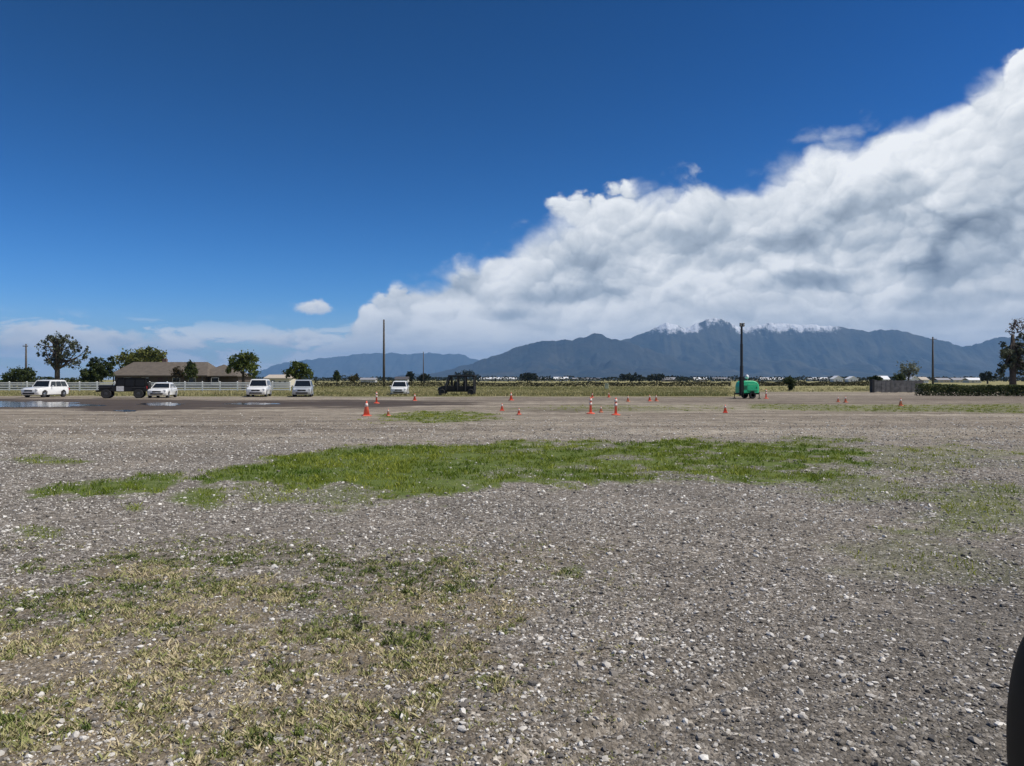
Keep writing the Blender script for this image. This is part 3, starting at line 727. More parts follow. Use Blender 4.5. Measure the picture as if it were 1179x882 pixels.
G_MID = leaf_mat('mid_green_leaf', (.020, .042, .008), (.15, .18, .035))
G_GREY = leaf_mat('grey_green_leaf', (.024, .036, .022), (.15, .165, .10))
G_YEL = leaf_mat('yellow_green_leaf', (.045, .065, .012), (.23, .23, .06))
G_BROWN = leaf_mat('red_brown_bud', (.06, .045, .038), (.17, .13, .11))
G_HEDGE = leaf_mat('hedge_leaf', (.03, .05, .016), (.15, .18, .06))
G_BRUSH = leaf_mat('brush_leaf', (.03, .032, .015), (.11, .105, .05))
G_FAR = leaf_mat('far_tree_leaf', (.012, .02, .012), (.04, .05, .03))
G_PALE = leaf_mat('pale_willow_leaf', (.10, .12, .09), (.24, .26, .20))

x, Y = 66, 112
tree('tall_tree', 'tall open tree with ragged grey-green crown behind the white suv', 'tree', x, Y,
     [lob(x, Y, 55, 399, 11, 13), lob(x, Y, 70, 394, 11, 12), lob(x, Y, 83, 402, 10, 12), lob(x, Y, 98, 406, 8, 9), lob(x, Y, 45, 410, 6, 5), lob(x, Y, 66, 413, 13, 10), lob(x, Y, 86, 419, 11, 8), lob(x, Y, 60, 387, 8, 5), lob(x, Y, 80, 389, 6, 5)], 120, 24, .15, G_GREY, .36, 8.0, 3, limbs=40, clr=.24)
x, Y = 24, 118
tree('round_bush', 'round dark green bush under the short pole behind the fence', 'bush', x, Y, [lob(x, Y, 22, 433, 16, 7), lob(x, Y, 30, 430, 11, 6), lob(x, Y, 10, 435, 8, 5)], 80, 40, .15, G_DARK, .12, 1.6, 4)
x, Y = 113, 116
tree('conifer_cluster', 'dark pointed tree left of the house roof', 'tree', x, Y, [lob(x, Y, 113, 428, 15, 10), lob(x, Y, 108, 420, 7, 9), lob(x, Y, 120, 418, 5, 8), lob(x, Y, 129, 419, 4, 9), lob(x, Y, 102, 432, 9, 7)], 120, 40, .16, G_DARK, .2, 3.4, 5)
x, Y = 165, 168
tree('yard_tree', 'yellow-green tree showing above the ridge of the house roof', 'tree', x, Y, [lob(x, Y, 157, 415, 19, 11), lob(x, Y, 172, 411, 17, 10), lob(x, Y, 182, 412, 9, 9), lob(x, Y, 143, 418, 10, 8)], 120, 40, .28, G_YEL, .4, 5.5, 6)
x, Y = 212, 123
tree('columnar_shrub', 'slim dark shrub in front of the right end of the house', 'shrub', x, Y, [lob(x, Y, 220, 427, 7, 10), lob(x, Y, 221, 422, 5, 6)], 60, 36, .13, G_DARK, .1, 2.4, 7)
x, Y = 203, 124
tree('columnar_shrub', 'small brown-green shrub left of the slim dark one at the house', 'shrub', x, Y, [lob(x, Y, 205, 430, 6, 7)], 40, 32, .13, leaf_mat('brown_green_leaf', (.03, .025, .012), (.085, .065, .03)), .08, 1.6, 8)
x, Y = 280, 112
tree('round_tree', 'larger of two round green trees right of the house', 'tree', x, Y, [lob(x, Y, 274, 419, 12, 10), lob(x, Y, 285, 417, 11, 11), lob(x, Y, 280, 412, 9, 7), lob(x, Y, 291, 427, 9, 9), lob(x, Y, 268, 425, 7, 7)], 130, 30, .16, G_MID, .24, 3.8, 9)
x, Y = 345, 112
tree('round_tree', 'smaller of two round green trees, right above the silver suv', 'tree', x, Y, [lob(x, Y, 344, 422, 9, 8), lob(x, Y, 338, 430, 9, 7), lob(x, Y, 351, 430, 9, 8)], 100, 30, .15, G_MID, .2, 3.0, 10)
x, Y = 388, 190
tree('small_tree', 'small dark narrow tree on the far field right of the silver suv', 'tree', x, Y, [lob(x, Y, 388, 434, 4, 5), lob(x, Y, 387, 431, 3, 4)], 40, 30, .22, G_DARK, .15, 1.8, 11)
x, Y = 408, 195
tree('small_tree', 'low brown-green bush on the far field left of the tall pole', 'tree', x, Y, [lob(x, Y, 407, 435, 6, 3.5), lob(x, Y, 410, 434, 4, 3)], 40, 30, .22, G_BRUSH, .12, 1.4, 12)
x, Y = 909, 114
tree('juniper', 'narrow dark juniper standing right of the green light tower', 'tree', x, Y, [lob(x, Y, 909, 438, 6, 4), lob(x, Y, 910.5, 443, 3.2, 7)], 60, 36, .12, G_DARK, .14, 1.7, 13)
x, Y = 1046, 150
tree('pale_willow', 'pale wispy willow above the grey board fence', 'tree', x, Y, [lob(x, Y, 1046, 424, 10, 9), lob(x, Y, 1053, 426, 8, 7), lob(x, Y, 1038, 429, 8, 6)], 60, 14, .20, G_PALE, .14, 3.4, 14, limbs=20)
x, Y = 1009, 112
tree('low_shrub', 'low dark shrub behind the left end of the grey board fence', 'shrub', x, Y, [lob(x, Y, 1009, 437, 6, 4)], 40, 30, .13, G_DARK, .08, 1.2, 15)
x, Y = 1036, 112
tree('low_shrub', 'rounded dark shrub behind the middle of the grey board fence', 'shrub', x, Y, [lob(x, Y, 1036, 436, 7, 5)], 50, 30, .14, G_DARK, .08, 1.4, 16)
x, Y = 1166, 92
tree('ragged_tree', 'tall ragged tree with reddish bare top at the hedge', 'tree', x, Y, [lob(x, Y, 1160, 406, 9, 14), lob(x, Y, 1170, 412, 10, 18), lob(x, Y, 1158, 424, 9, 8), lob(x, Y, 1175, 396, 9, 12), lob(x, Y, 1180, 425, 10, 12)], 110, 26, .15, G_GREY, .36, 7.4, 17, limbs=40, clr=.3)
def bare_top():
    x, Y = 1170, 92.4; r = np.random.RandomState(3)
    V, Q, rnd, cen = leaf_cloud([lob(x, Y, 1166, 378, 7, 8), lob(x, Y, 1176, 374, 8, 10)], 50, 16, .09, r, .3)
    par = bpy.data.objects['ragged_tree']
    V = V + np.array([xa(x, Y) - par.location.x, Y - par.location.y, 0])
    mesh_obj('bare_crown', V, Q, G_BROWN, par, attr={'rnd': rnd})
bare_top()
# far trees between the lot and the mountains
for k, (x, Y, lobs, lab) in enumerate([
        (535, 800, [(527, 433, 9, 3.5), (537, 431, 11, 4), (546, 433.5, 8, 3)], 'broad dark far tree showing above the black buggy'),
        (610, 460, [(604, 434, 6, 4), (612, 433, 8, 4)], 'low dark far tree between the buggy and the white warehouse'),
        (726, 520, [(719, 434, 6, 3.5), (728, 433.5, 8, 4), (737, 435, 6, 3)], 'far tree clump right of the two striped cones'),
        (756, 540, [(749, 435, 5, 3), (758, 434, 8, 3.6)], 'far tree clump halfway to the light tower'),
        (489, 380, [(487, 435, 6, 3.5), (492, 433.5, 4, 3)], 'small dark far tree beside the thin far pole'),
        (474, 380, [(472, 433, 4, 5)], 'dark far tree right behind the small white van'),
        (1137, 300, [(1132, 434, 6, 4), (1140, 433, 7, 4.5)], 'dark blue-green far tree behind the hedge left of the ragged tree'),
        (780, 700, [(772, 436, 9, 2.6), (786, 436, 8, 2.4)], 'low far trees left of the light tower mast')]):
    tree('distant_tree', lab, 'tree', x, Y, [lob(x, Y, a, b, c, d_, 0, .7) for a, b, c, d_ in lobs], 46, 30, Y * .0011, G_FAR, .3, 2.6, 40 + k, 'trees far across the valley', limbs=3)

def leaf_bank(name, label, pts, h, thick, n, size, m, seed, cat=None, kind=None, hvar=.4):
    r = np.random.RandomState(seed); seg = np.array(pts, float); L_ = np.r_[0, np.cumsum(np.hypot(*np.diff(seg, axis=0).T))]
    s = r.rand(n) * L_[-1]; X = np.interp(s, L_, seg[:, 0]); Y = np.interp(s, L_, seg[:, 1])
    top = h * (1 - hvar + 2 * hvar * fbm(s * .35 / max(h, .5), s * 0 + 3, seed, 5, .65))
    zz = top * r.rand(n) ** .8; Y = Y + (r.rand(n) - .5) * thick * (1 - .5 * zz / top); 
    P_ = np.stack([X, Y, zz], 1)
    a = r.randn(n, 3); a /= np.linalg.norm(a, axis=1)[:, None]; b = np.cross(a, r.randn(n, 3)); b /= np.linalg.norm(b, axis=1)[:, None]
    sz = (size * (.6 + .8 * r.rand(n)))[:, None]
    V = np.stack([P_ - a * sz, P_ + b * sz * .7, P_ + a * sz, P_ - b * sz * .7], 1).reshape(-1, 3); V[:, 2] = np.maximum(V[:, 2], .01)
    cl = fbm(s * .9 / max(h, .5), zz, seed + 2, 3)
    o = mesh_obj(name, V, np.arange(n * 4).reshape(-1, 4), m, attr={'rnd': np.repeat(np.clip(cl * 1.2 - .2 + (r.rand(n) - .5) * .5, 0, 1), 4)})
    return tag(o, label, cat, kind=kind)
leaf_bank('hedge', 'long clipped green hedge along the right edge of the lot', [(xa(1056, 80), 80), (xa(1200, 76), 76), (xa(1320, 76), 76)], 1.22, 1.5, 16000, .085, G_HEDGE, 5, 'hedge', hvar=.22)
leaf_bank('low_brush', 'dark line of low brush at the far side of the field', [(xa(362, 176), 176), (xa(600, 181), 181), (xa(842, 186), 186)], 1.12, 1.6, 12000, .15, G_BRUSH, 6, 'brush', hvar=.35)
leaf_bank('low_brush', 'thin dark brush line between light tower and grey board fence', [(xa(862, 196), 196), (xa(1004, 200), 200)], 1.2, 1.4, 5000, .16, G_BRUSH, 7, 'brush', hvar=.5)
leaf_bank('yard_bushes', 'low green bushes behind the white fence left of the house', [(xa(-40, 122), 122), (xa(112, 122), 122)], 1.9, 1.4, 5000, .14, G_DARK, 8, 'bushes', hvar=.4)
for (Y, h, n, sd) in ((620, 3.2, 7000, 9), (980, 5.2, 8000, 10)):
    leaf_bank('distant_trees', 'far line of trees and town greenery below the mountains', [(xa(280, Y), Y), (xa(1300, Y), Y)], h, 14, n, Y * .0011, G_FAR, sd, kind='stuff', hvar=.62)

# ================================================================== VEHICLES

RUBBER = mat('tyre_rubber', (.018, .018, .019), .85, var=.2)
BLACK = mat('black_plastic', (.014, .014, .015), .7, var=.2, spec=.25)
CHROME = mat('bright_metal', (.55, .56, .58), .28, 1, var=.08)
WHITEP = mat('white_car_paint', (.80, .80, .79), .28, 0, var=.03, coat=.6)
SILVERP = mat('silver_white_car_paint', (.50, .53, .56), .3, .2, var=.03, coat=.6)
BLACKP = mat('black_car_paint', (.008, .008, .010), .4, 0, var=.15, coat=.25, spec=.3)
GREYP = mat('dark_grey_car_paint', (.008, .0085, .009), .6, 0, var=.12, spec=.12)
LAMP = mat('lamp_lens', (.62, .64, .66), .12, 0, var=.05)
REDL = mat('red_lamp_lens', (.35, .012, .012), .2, 0, var=.05)
GLASS = mat('dark_car_glass', (.012, .015, .018), .06, 0, var=.1, spec=.8)
GREYM = mat('galvanised_metal', (.42, .43, .44), .5, .7, var=.15)

def car(name, label, cat, loc, yaw, paint, L=4.6, W=1.86, H=1.72, belt=1.02, hood=.98, nose=.78, wx=(-1.38, 1.40), wr=.36, ws=(.72, 1.52, .10), roof=(.25, -1.9), tail=-2.18, tailz=1.0, gl=.30, soft=False, group=None, tw=.78, ride=.24, plan=.22, hl=.13, hy=.30):
    """front towards +X. ws: foot of windscreen (x from centre), ..."""
    root = thing(name, label, cat, (loc[0], loc[1], 0), yaw, group)
    h2 = L / 2
    arch = []
    for cx in sorted(wx):
        ra = wr + .07
        arch += [(cx + ra * math.cos(t), max(ride, wr + ra * math.sin(t) * 1.02)) for t in np.linspace(math.pi + .35, -.35, 11)]
    side = [(-h2 + .05, ride + .12), (-h2 + .16, ride)] + arch + [(h2 - .2, ride), (h2 - .05, ride + .14), (h2, nose * .72), (h2 - .03, nose), (h2 - .16, nose + .07), (h2 - .6, hood - .03), (ws[0] + .05, hood + .03), (ws[0] - .1, belt), (tail + .15, belt + .01), (tail + .02, tailz), (-h2 + .03, tailz - .12), (-h2, .62)]
    # keep the lower edge in order
    ys = [-1, -.985, -.93, -.8, -.4, 0, .4, .8, .93, .985, 1]
    ins = [.055, .03, .008, 0, 0, 0, 0, 0, .008, .03, .055]
    V = []; k = len(side); cz = (belt + ride) / 2
    for q, e in zip(ys, ins):
        for (x, z) in side:
            xx = x - math.copysign(1, x) * e - math.copysign(plan * (abs(q) ** 3) * max(0, (abs(x) - h2 * .55) / (h2 * .45)) ** 1.5, x)
            zz = z + (e * 1.0 if z < cz else -e * 1.1)
            yy = q * W / 2 * (1 - .035 * max(0, z - .75) / .3) * (1 - .05 * max(0, (abs(x) - h2 * .6) / (h2 * .4)))
            V.append((xx, yy, zz))
    Fc = []
    for a in range(len(ys) - 1):
        for b in range(k):
            c = (b + 1) % k; Fc.append((a * k + b, a * k + c, a * k + k + c, a * k + k + b))
    Fc += [tuple(range(k - 1, -1, -1)), tuple(range((len(ys) - 1) * k, len(ys) * k))]
    body = mesh_obj('body', V, [f[::-1] for f in Fc], paint, root, True)
    if soft:
        sm = body.modifiers.new('smooth', 'SUBSURF'); sm.levels = 2; sm.render_levels = 3
    else:
        body.data.set_sharp_from_angle(angle=math.radians(38))
    MB().box((0, 0, ride + .16), (L - .9, W - .34, .34)).build('underbody', BLACK, root)
    # cabin
    xf0, xr0 = ws[0], tail + .05; xf1, xr1 = roof
    wb, wt = W / 2 - .06, W / 2 - .06 - .17
    prof = [(xf0, belt - .04, wb), (xf0 - .02, belt, wb), (xf1 + .05, H - .05, wt + .01), (xf1 - .1, H, wt - .07), ((xf1 + xr1) / 2, H + .025, wt - .07), (xr1 + .1, H - .01, wt - .07), (xr1, H - .06, wt + .01), (xr0, belt, wb), (xr0, belt - .04, wb)]
    V = [(x, -w, z) for x, z, w in prof] + [(x, w, z) for x, z, w in prof]; n = len(prof)
    Fc = [tuple(range(n)), tuple(range(2 * n - 1, n - 1, -1))] + [(j + 1, j, n + j, n + j + 1) for j in range(n - 1)]
    cab = mesh_obj('cabin', V, Fc, paint, root, False)
    A, B = Vector((xf0 - .02, 0, belt)), Vector((xf1 + .05, 0, H - .05))
    C_, D = Vector((xr1, 0, H - .06)), Vector((xr0, 0, belt))
    def wid(z): return wb + (wt + .01 - wb) * (z - belt) / (H - .05 - belt)
    def strip(P0, P1, name_, s0, s1, out):
        a = P0.lerp(P1, s0); b = P0.lerp(P1, s1); nrm = Vector((P0.z - P1.z, 0, P1.x - P0.x)).normalized()
        if nrm.x * out < 0: nrm = -nrm
        o_ = nrm * .006; wa, wb_ = wid(a.z) - .07, wid(b.z) - .08
        pl = [(a.x + o_.x, -wa, a.z + o_.z), (a.x + o_.x, wa, a.z + o_.z), (b.x + o_.x, wb_, b.z + o_.z), (b.x + o_.x, -wb_, b.z + o_.z)]
        MB().slab(pl if out > 0 else pl[::-1], .008).build(name_, GLASS, root)
    strip(A, B, 'windscreen', .06, .93, 1)
    strip(D, C_, 'rear_window', .12, .9, -1)
    def xline(P0, P1, z): f = (z - P0.z) / (P1.z - P0.z); return P0.x + (P1.x - P0.x) * f
    z0, z1 = belt + .04, H - .13
    n_w = 3 if xf1 - xr1 > 1.7 else 2
    xa0, xa1 = xline(A, B, z0) - .13, xline(A, B, z1) - .13
    xb0, xb1 = xline(D, C_, z0) + .14, xline(D, C_, z1) + .14
    for sgn in (-1, 1):
        for q in range(n_w):
            f0, f1 = q / n_w, (q + 1) / n_w
            g = .035
            p = [(xa0 + (xb0 - xa0) * f0 - g, z0), (xa0 + (xb0 - xa0) * f1 + g, z0), (xa1 + (xb1 - xa1) * f1 + g, z1), (xa1 + (xb1 - xa1) * f0 - g, z1)]
            pl = [(x, sgn * (wid(z) + .004), z) for x, z in p]
            MB().slab(pl if sgn < 0 else pl[::-1], -.008 if False else .008).build('side_window', GLASS, root)
        MB().box((xf0 - .35, sgn * (W / 2 + .08), belt + .07), (.10, .18, .14), .03).build('mirror', paint, root)
        MB().box((h2 - hl - plan * .28, sgn * (W / 2 - hy), nose - (.24 if soft else .02)), (.16, .40, .15), .04, rz=-sgn * .25).build('headlight', LAMP, root)
        MB().box((-h2 + .08, sgn * (W / 2 - .22), tailz - .22), (.12, .22, .24), .03, rz=sgn * .2).build('tail_light', REDL, root)
        for cx in wx:
            w = MB().lathe([(wr * .62, -.11), (wr * .9, -.115), (wr, -.08), (wr, .08), (wr * .9, .115), (wr * .62, .11)], 22, axis='Y').build('wheel', RUBBER, root, True, (cx, sgn * (W / 2 - .13), wr))
            w.data.set_sharp_from_angle(angle=math.radians(40))
            rm = MB(); yo = sgn * .085
            rm.lathe([(wr * .60, -.02 + yo), (wr * .60, .02 + yo)], 20, axis='Y')
            for a in range(5):
                t = a * 2 * math.pi / 5; rm.tube([(0, yo + sgn * .028, 0), (wr * .55 * math.cos(t), yo + sgn * .028, wr * .55 * math.sin(t))], [.05, .035], 6)
            rm.build('rim', CHROME, w)
    MB().box((h2 - (.10 if soft else .035), 0, nose - (.3 if soft else .12)), (.07, W * .42, .14), .02).build('grille', BLACK, root)
    MB().box((h2 - (.12 if soft else .06), 0, ride + .16), (.10, W * .62, .14), .03).build('bumper', BLACK, root)
    return root

def place(px, Y): return (xa(px, Y), Y)
rad = math.radians
# yaw turns +X (the front); -90 degrees looks at the camera
car('parked_suv', 'white suv parked at an angle in front of the tall open tree', 'suv', place(52.5, 73.5), rad(-95), WHITEP, L=4.75, W=1.92, H=1.70)
car('parked_sedan', 'white sedan parked right behind the black off-roader', 'car', place(187.5, 71.5), rad(-79), WHITEP, L=4.55, W=1.82, H=1.45, belt=.92, hood=.9, nose=.72, ws=(.85, 0, 0), roof=(.05, -1.15), tail=-1.75, tailz=.98, wr=.33)
car('parked_suv', 'white and dark suv facing the lot below the larger round tree', 'suv', place(298.5, 76), rad(-80), WHITEP, L=4.7, W=1.95, H=1.78, belt=1.05, hood=1.02)
car('parked_suv', 'silver suv facing the lot below the smaller round tree', 'suv', place(349, 76), rad(-78), SILVERP, L=4.6, W=1.90, H=1.72)
car('parked_car', 'small white car with dark glass standing alone left of the black buggy', 'car', place(460.5, 81), rad(-86), WHITEP, L=4.1, W=1.78, H=1.58, belt=.95, hood=.92, nose=.74, ws=(1.0, 0, 0), roof=(.35, -1.6), tail=-1.95)
# the car beside the photographer: only the front corner of its bonnet stands in the picture
car('dark_grey_car', 'dark grey car close at the right, only its rounded front corner showing', 'car', (3.630, 1.42), rad(180), GREYP, L=4.7, W=1.84, H=1.52, belt=1.04, hood=1.07, nose=1.0, ws=(.75, 0, 0), roof=(-.1, -1.4), tail=-1.9, wr=.34, plan=.24, hl=.2, hy=.5, soft=True)

def offroader():
    Y = 69.5; root = thing('off_roader', 'black boxy off-roader with big tyres and a pale panel, left of the white sedan', 'off-roader', (xa(143, Y), Y, 0), rad(180 + 19))
    L, W = 4.25, 1.72
    b = MB()
    b.box((.0, 0, .86), (4.0, W - .12, .46), .05); b.build('body', BLACKP, root)
    MB().box((1.42, 0, 1.14), (1.25, 1.42, .20), .06).build('bonnet', BLACKP, root)
    c = MB()
    V = [(.72, -.78, 1.07), (.72, .78, 1.07), (.42, .70, 1.86), (.42, -.70, 1.86), (-1.95, -.78, 1.07), (-1.95, .78, 1.07), (-1.85, .70, 1.86), (-1.85, -.70, 1.86)]
    c.add(V, [(0, 1, 2, 3), (5, 4, 7, 6), (3, 2, 6, 7), (4, 0, 3, 7), (1, 5, 6, 2), (0, 4, 5, 1)]); c.build('cabin', mat('black_soft_top', (.010, .010, .011), .95, spec=.1), root)
    MB().box((-.72, 0, 1.89), (2.5, 1.5, .05), .02).build('roof', BLACKP, root)
    MB().slab([(.70, -.66, 1.16), (.70, .66, 1.16), (.47, .62, 1.80), (.47, -.62, 1.80)], .012).build('windscreen', mat('smoked_glass', (.006, .006, .007), .35, var=.1, spec=.25), root)
    for sg in (-1, 1):
        for x0, x1 in ((-.10, .50), (-.95, -.2), (-1.8, -1.05)):
            pl = [(x0, sg * .782, 1.16), (x1, sg * .782, 1.16), (x1 - .05, sg * .718, 1.76), (x0, sg * .718, 1.76)]
            MB().slab(pl if sg < 0 else pl[::-1], .012).build('side_window', mat('smoked_glass', (.006, .006, .007), .35, var=.1, spec=.25), root)
        MB().box((.82, sg * .98, 1.22), (.1, .2, .17), .03).build('mirror', BLACK, root)
        for cx in (-1.32, 1.38):
            MB().box((cx, sg * .84, .98), (1.08, .26, .08), .03).build('fender', BLACK, root)
            w = MB().lathe([(.24, -.13), (.38, -.14), (.43, -.10), (.43, .10), (.38, .14), (.24, .13)], 22, axis='Y').build('wheel', RUBBER, root, True, (cx, sg * .80, .43))
            w.data.set_sharp_from_angle(angle=rad(40))
            MB().lathe([(.23, -.12), (.23, .12), (.08, .14)] if sg > 0 else [(.08, -.14), (.23, -.12), (.23, .12)], 16, axis='Y').build('rim', mat('dark_rim', (.06, .06, .065), .4, .6), w)
        MB().lathe([(.09, -.02), (.09, .03)], 14, axis='Y').build('headlight', LAMP, root, loc=(2.03, sg * .5, 1.08), rz=rad(90))
        MB().box((-2.02, sg * .68, 1.0), (.08, .14, .26), .02).build('tail_light', REDL, root)
    g = MB(); g.box((2.02, 0, 1.06), (.05, .72, .32), .015); g.build('grille', BLACK, root)
    MB().box((2.14, 0, .68), (.18, 1.62, .17), .04).build('bumper', BLACK, root)
    sp = MB().lathe([(.2, -.1), (.36, -.11), (.41, -.07), (.41, .07), (.36, .11), (.2, .1)], 20, axis='Y').build('spare_wheel', RUBBER, root, True, (-2.14, 0, 1.12), rad(90))
    MB().box((.22, .812, .90), (.62, .012, .46), .003).build('door_panel', mat('pale_grey_panel', (.50, .50, .50), .5), root)
    MB().box((.22, -.812, .90), (.62, .012, .46), .003).build('door_panel', mat('pale_grey_panel', (.50, .50, .50), .5), root)
offroader()

def buggy():
    Y = 80.5; root = thing('utility_buggy', 'black open-sided utility buggy with a flat roof on posts', 'buggy', (xa(526, Y), Y, 0), rad(180 - 4))
    fr = mat('black_tube_frame', (.02, .02, .022), .5, var=.2)
    b = MB(); b.box((-.05, 0, .50), (3.9, 1.25, .16), .03); b.build('chassis', BLACK, root)
    h = MB(); V = [(1.15, -.6, .55), (2.05, -.5, .55), (2.05, .5, .55), (1.15, .6, .55), (1.15, -.6, 1.12), (1.95, -.45, .90), (1.95, .45, .90), (1.15, .6, 1.12)]
    h.add(V, [(0, 3, 2, 1), (4, 5, 6, 7), (0, 1, 5, 4), (1, 2, 6, 5), (2, 3, 7, 6), (3, 0, 4, 7)]); h.build('bonnet', BLACKP, root)
    for x in (.45, -.55):
        s_ = MB().box((x, 0, .78), (.5, 1.2, .22), .05).build('seat', BLACK, root)
        MB().box((x - .27, 0, 1.16), (.16, 1.16, .80), .04, ry=-.12).build('backrest', BLACK, s_)
    for sg in (-1, 1):
        for x0, x1 in ((1.12, .78), (-.14, -.14), (-1.0, -1.0), (-1.95, -1.95)):
            MB().tube([(x0, sg * .62, .55), (x0, sg * .64, 1.1), (x1, sg * .58, 2.08)], .085, 8).build('roof_post', fr, root)
        MB().tube([(1.12, sg * .63, 1.02), (-1.95, sg * .63, 1.02)], .03, 6).build('side_rail', fr, root)
        for cx in (-1.62, 1.55):
            w = MB().lathe([(.18, -.13), (.32, -.15), (.37, -.10), (.37, .10), (.32, .15), (.18, .13)], 20, axis='Y').build('wheel', RUBBER, root, True, (cx, sg * .66, .37))
            w.data.set_sharp_from_angle(angle=rad(40))
            MB().lathe([(.17, -.1), (.17, .1)], 14, axis='Y').build('rim', mat('dark_rim', (.06, .06, .065), .4, .6), w)
        for x0, x1 in ((.0, .98), (-1.0, -.14)):
            dr = MB().box(((x0 + x1) / 2, sg * .66, .80), (x1 - x0, .04, .46), .01).build('door', BLACK, root)
        MB().box((1.98, sg * .36, .84), (.08, .18, .1), .02).build('headlight', LAMP, root)
    r_ = MB(); r_.box((-.6, 0, 2.14), (2.95, 1.36, .20), .05); r_.build('roof', mat('dark_grey_roof_panel', (.022, .024, .026), .7, spec=.2), root)
    MB().box((.55, 0, 1.55), (.10, 1.14, .95), .03).build('cab_panel', BLACK, root)
    MB().box((-1.5, 0, .80), (.95, 1.26, .46), .03).build('cargo_bed', BLACK, root)
    MB().tube([(.92, .28, .9), (.72, .28, 1.08)], .02, 6).build('steering_column', BLACK, root)
buggy()

# ================================================================== LIGHT TOWER
def light_tower():
    Y = 68; root = thing('light_tower', 'green towable light tower with its dark mast raised', 'light tower', (xa(860, Y), Y, 0), rad(8))
    GR = mat('bright_green_paint', (.02, .56, .25), .38, 0, var=.06, coat=.3)
    k = MB(); W = .62
    side = [(-.86, .50), (.86, .50), (.92, .9), (.88, 1.26), (.70, 1.52), (.3, 1.64), (-.45, 1.64), (-.76, 1.5), (-.88, 1.1)]
    n = len(side); V = []
    for q, e in ((-1, .07), (-.9, 0), (.9, 0), (1, .07)):
        V += [(x * (1 - e), q * W, 1.0 + (z - 1.0) * (1 - e * 1.3)) for x, z in side]
    Fc = [tuple(range(n)), tuple(range(4 * n - 1, 3 * n - 1, -1))]
    for a in range(3):
        for b in range(n): c = (b + 1) % n; Fc.append((a * n + c, a * n + b, a * n + n + b, a * n + n + c))
    k.add(V, Fc); k.build('hood', GR, root)
    dr = MB()
    dr.box((.25, -W - .004, 1.02), (.95, .02, .62), .006); door = dr.build('door', mat('green_door_paint', (.02, .52, .23), .4), root)
    lv = MB()
    for z in (.86, .94, 1.02, 1.10, 1.18): lv.box((-.45, -W - .008, z), (.34, .02, .035))
    lv.build('vent', BLACK, root)
    MB().box((.62, -W - .022, 1.02), (.05, .02, .16), .005).build('handle', BLACK, door)
    MB().box((0, 0, .46), (1.84, 1.05, .14), .02).build('chassis', BLACK, root)
    MB().tube([(.9, .1, .46), (1.2, .5, .46)], .05, 6).build('tow_bar', BLACK, root)
    for sg in (-1, 1):
        w = MB().lathe([(.17, -.09), (.28, -.1), (.33, -.06), (.33, .06), (.28, .1), (.17, .09)], 20, axis='Y').build('wheel', RUBBER, root, True, (.15, sg * .78, .33))
        MB().lathe([(.16, -.085), (.16, .085)], 14, axis='Y').build('rim', CHROME, w)
        MB().box((.15, sg * .78, .72), (.86, .26, .05), .015).build('fender', BLACK, root)
        for x in (-.8, .75):
            o_ = MB(); o_.tube([(x, sg * .4, .48), (x, sg * .9, .48)], .04, 6); o_.tube([(x, sg * .9, .62), (x, sg * .9, .04)], .035, 6); o_.box((x, sg * .9, .03), (.22, .22, .05)); o_.build('outrigger', BLACK, root)
    ms = mat('dark_mast_steel', (.028, .034, .042), .5, .2, var=.15)
    MB().box((-.86, -.72, 1.15), (.34, .30, 1.75), .03).build('mast_base', BLACK, root)
    m1 = MB().tube([(-.86, -.72, .3), (-.86, -.72, 3.0)], .155, 10).build('mast', ms, root)
    m2 = MB(); m2.tube([(-.86, -.72, 2.9), (-.86, -.72, 5.0)], .125, 10); m2.tube([(-.86, -.72, 4.9), (-.86, -.72, 6.75)], .10, 10); m2.build('mast_extension', ms, m1)
    MB().box((-.86, -.72, 6.72), (.36, .10, .10), .02).build('crossbar', ms, root)
    for x in (-.13, .13):
        for z in (6.64, 6.82):
            MB().box((-.86 + x, -.82, z), (.20, .16, .15), .03).build('floodlight', mat('dark_lamp_housing', (.05, .055, .06), .4), root)
    MB().tube([(.05, .1, 1.45), (.05, .1, 1.9)], .035, 8).build('exhaust_pipe', BLACK, root)
    MB().lathe([(.02, 1.82), (.15, 1.86), (.17, 2.02), (.12, 2.16), (.02, 2.2)], 14, (.05, .1, 0)).build('white_cap', mat('white_plastic', (.8, .8, .8), .4), root, True)
light_tower()

# ================================================================== CONES
ORANGE = mat('orange_cone_plastic', (.82, .15, .085), .5, var=.08, scale=10)
COLLAR = mat('pale_reflective_collar', (.74, .62, .58), .4, var=.05)
PALEOR = mat('faded_orange_plastic', (.72, .26, .15), .6, var=.1)
def cone(label, px, yb, hpx, kind=0):
    Y = depth(yb); h = .92 * hpx * Y / F
    root = thing('traffic_cone', label, 'cone', (xa(px, Y), Y, 0), random.uniform(0, 6), 'traffic cones set out across the lot')
    m = PALEOR if kind == 2 else ORANGE
    if kind == 1:       # tall delineator tube with collars
        h = max(h * .94, .85); r0, r1 = .07, .045
        MB().lathe([(.22, 0), (.22, .04), (.12, .07)], 16).build('base', m, root)
        MB().lathe([(r0, .07), (r1, h - .05), (r1 * .5, h)], 16).build('tube', m, root, True)
        for a in (.52, .76): MB().lathe([(r0 + .006, h * a), (r0 + .004, h * (a + .15))], 16).build('collar', COLLAR, root, True)
    else:
        r0, r1 = h * .22, h * .045
        MB().box((0, 0, .025), (h * .58, h * .58, .05), .015).build('base', m, root)
        MB().lathe([(r0, .05), (r1, h - .02), (r1 * .6, h)], 20).build('body', m, root, True)
        rr = lambda f: r0 + (r1 - r0) * (f * h - .05) / (h - .07) + .006
        MB().lathe([(rr(.62), h * .62), (rr(.84), h * .84)], 20).build('collar', COLLAR, root, True)
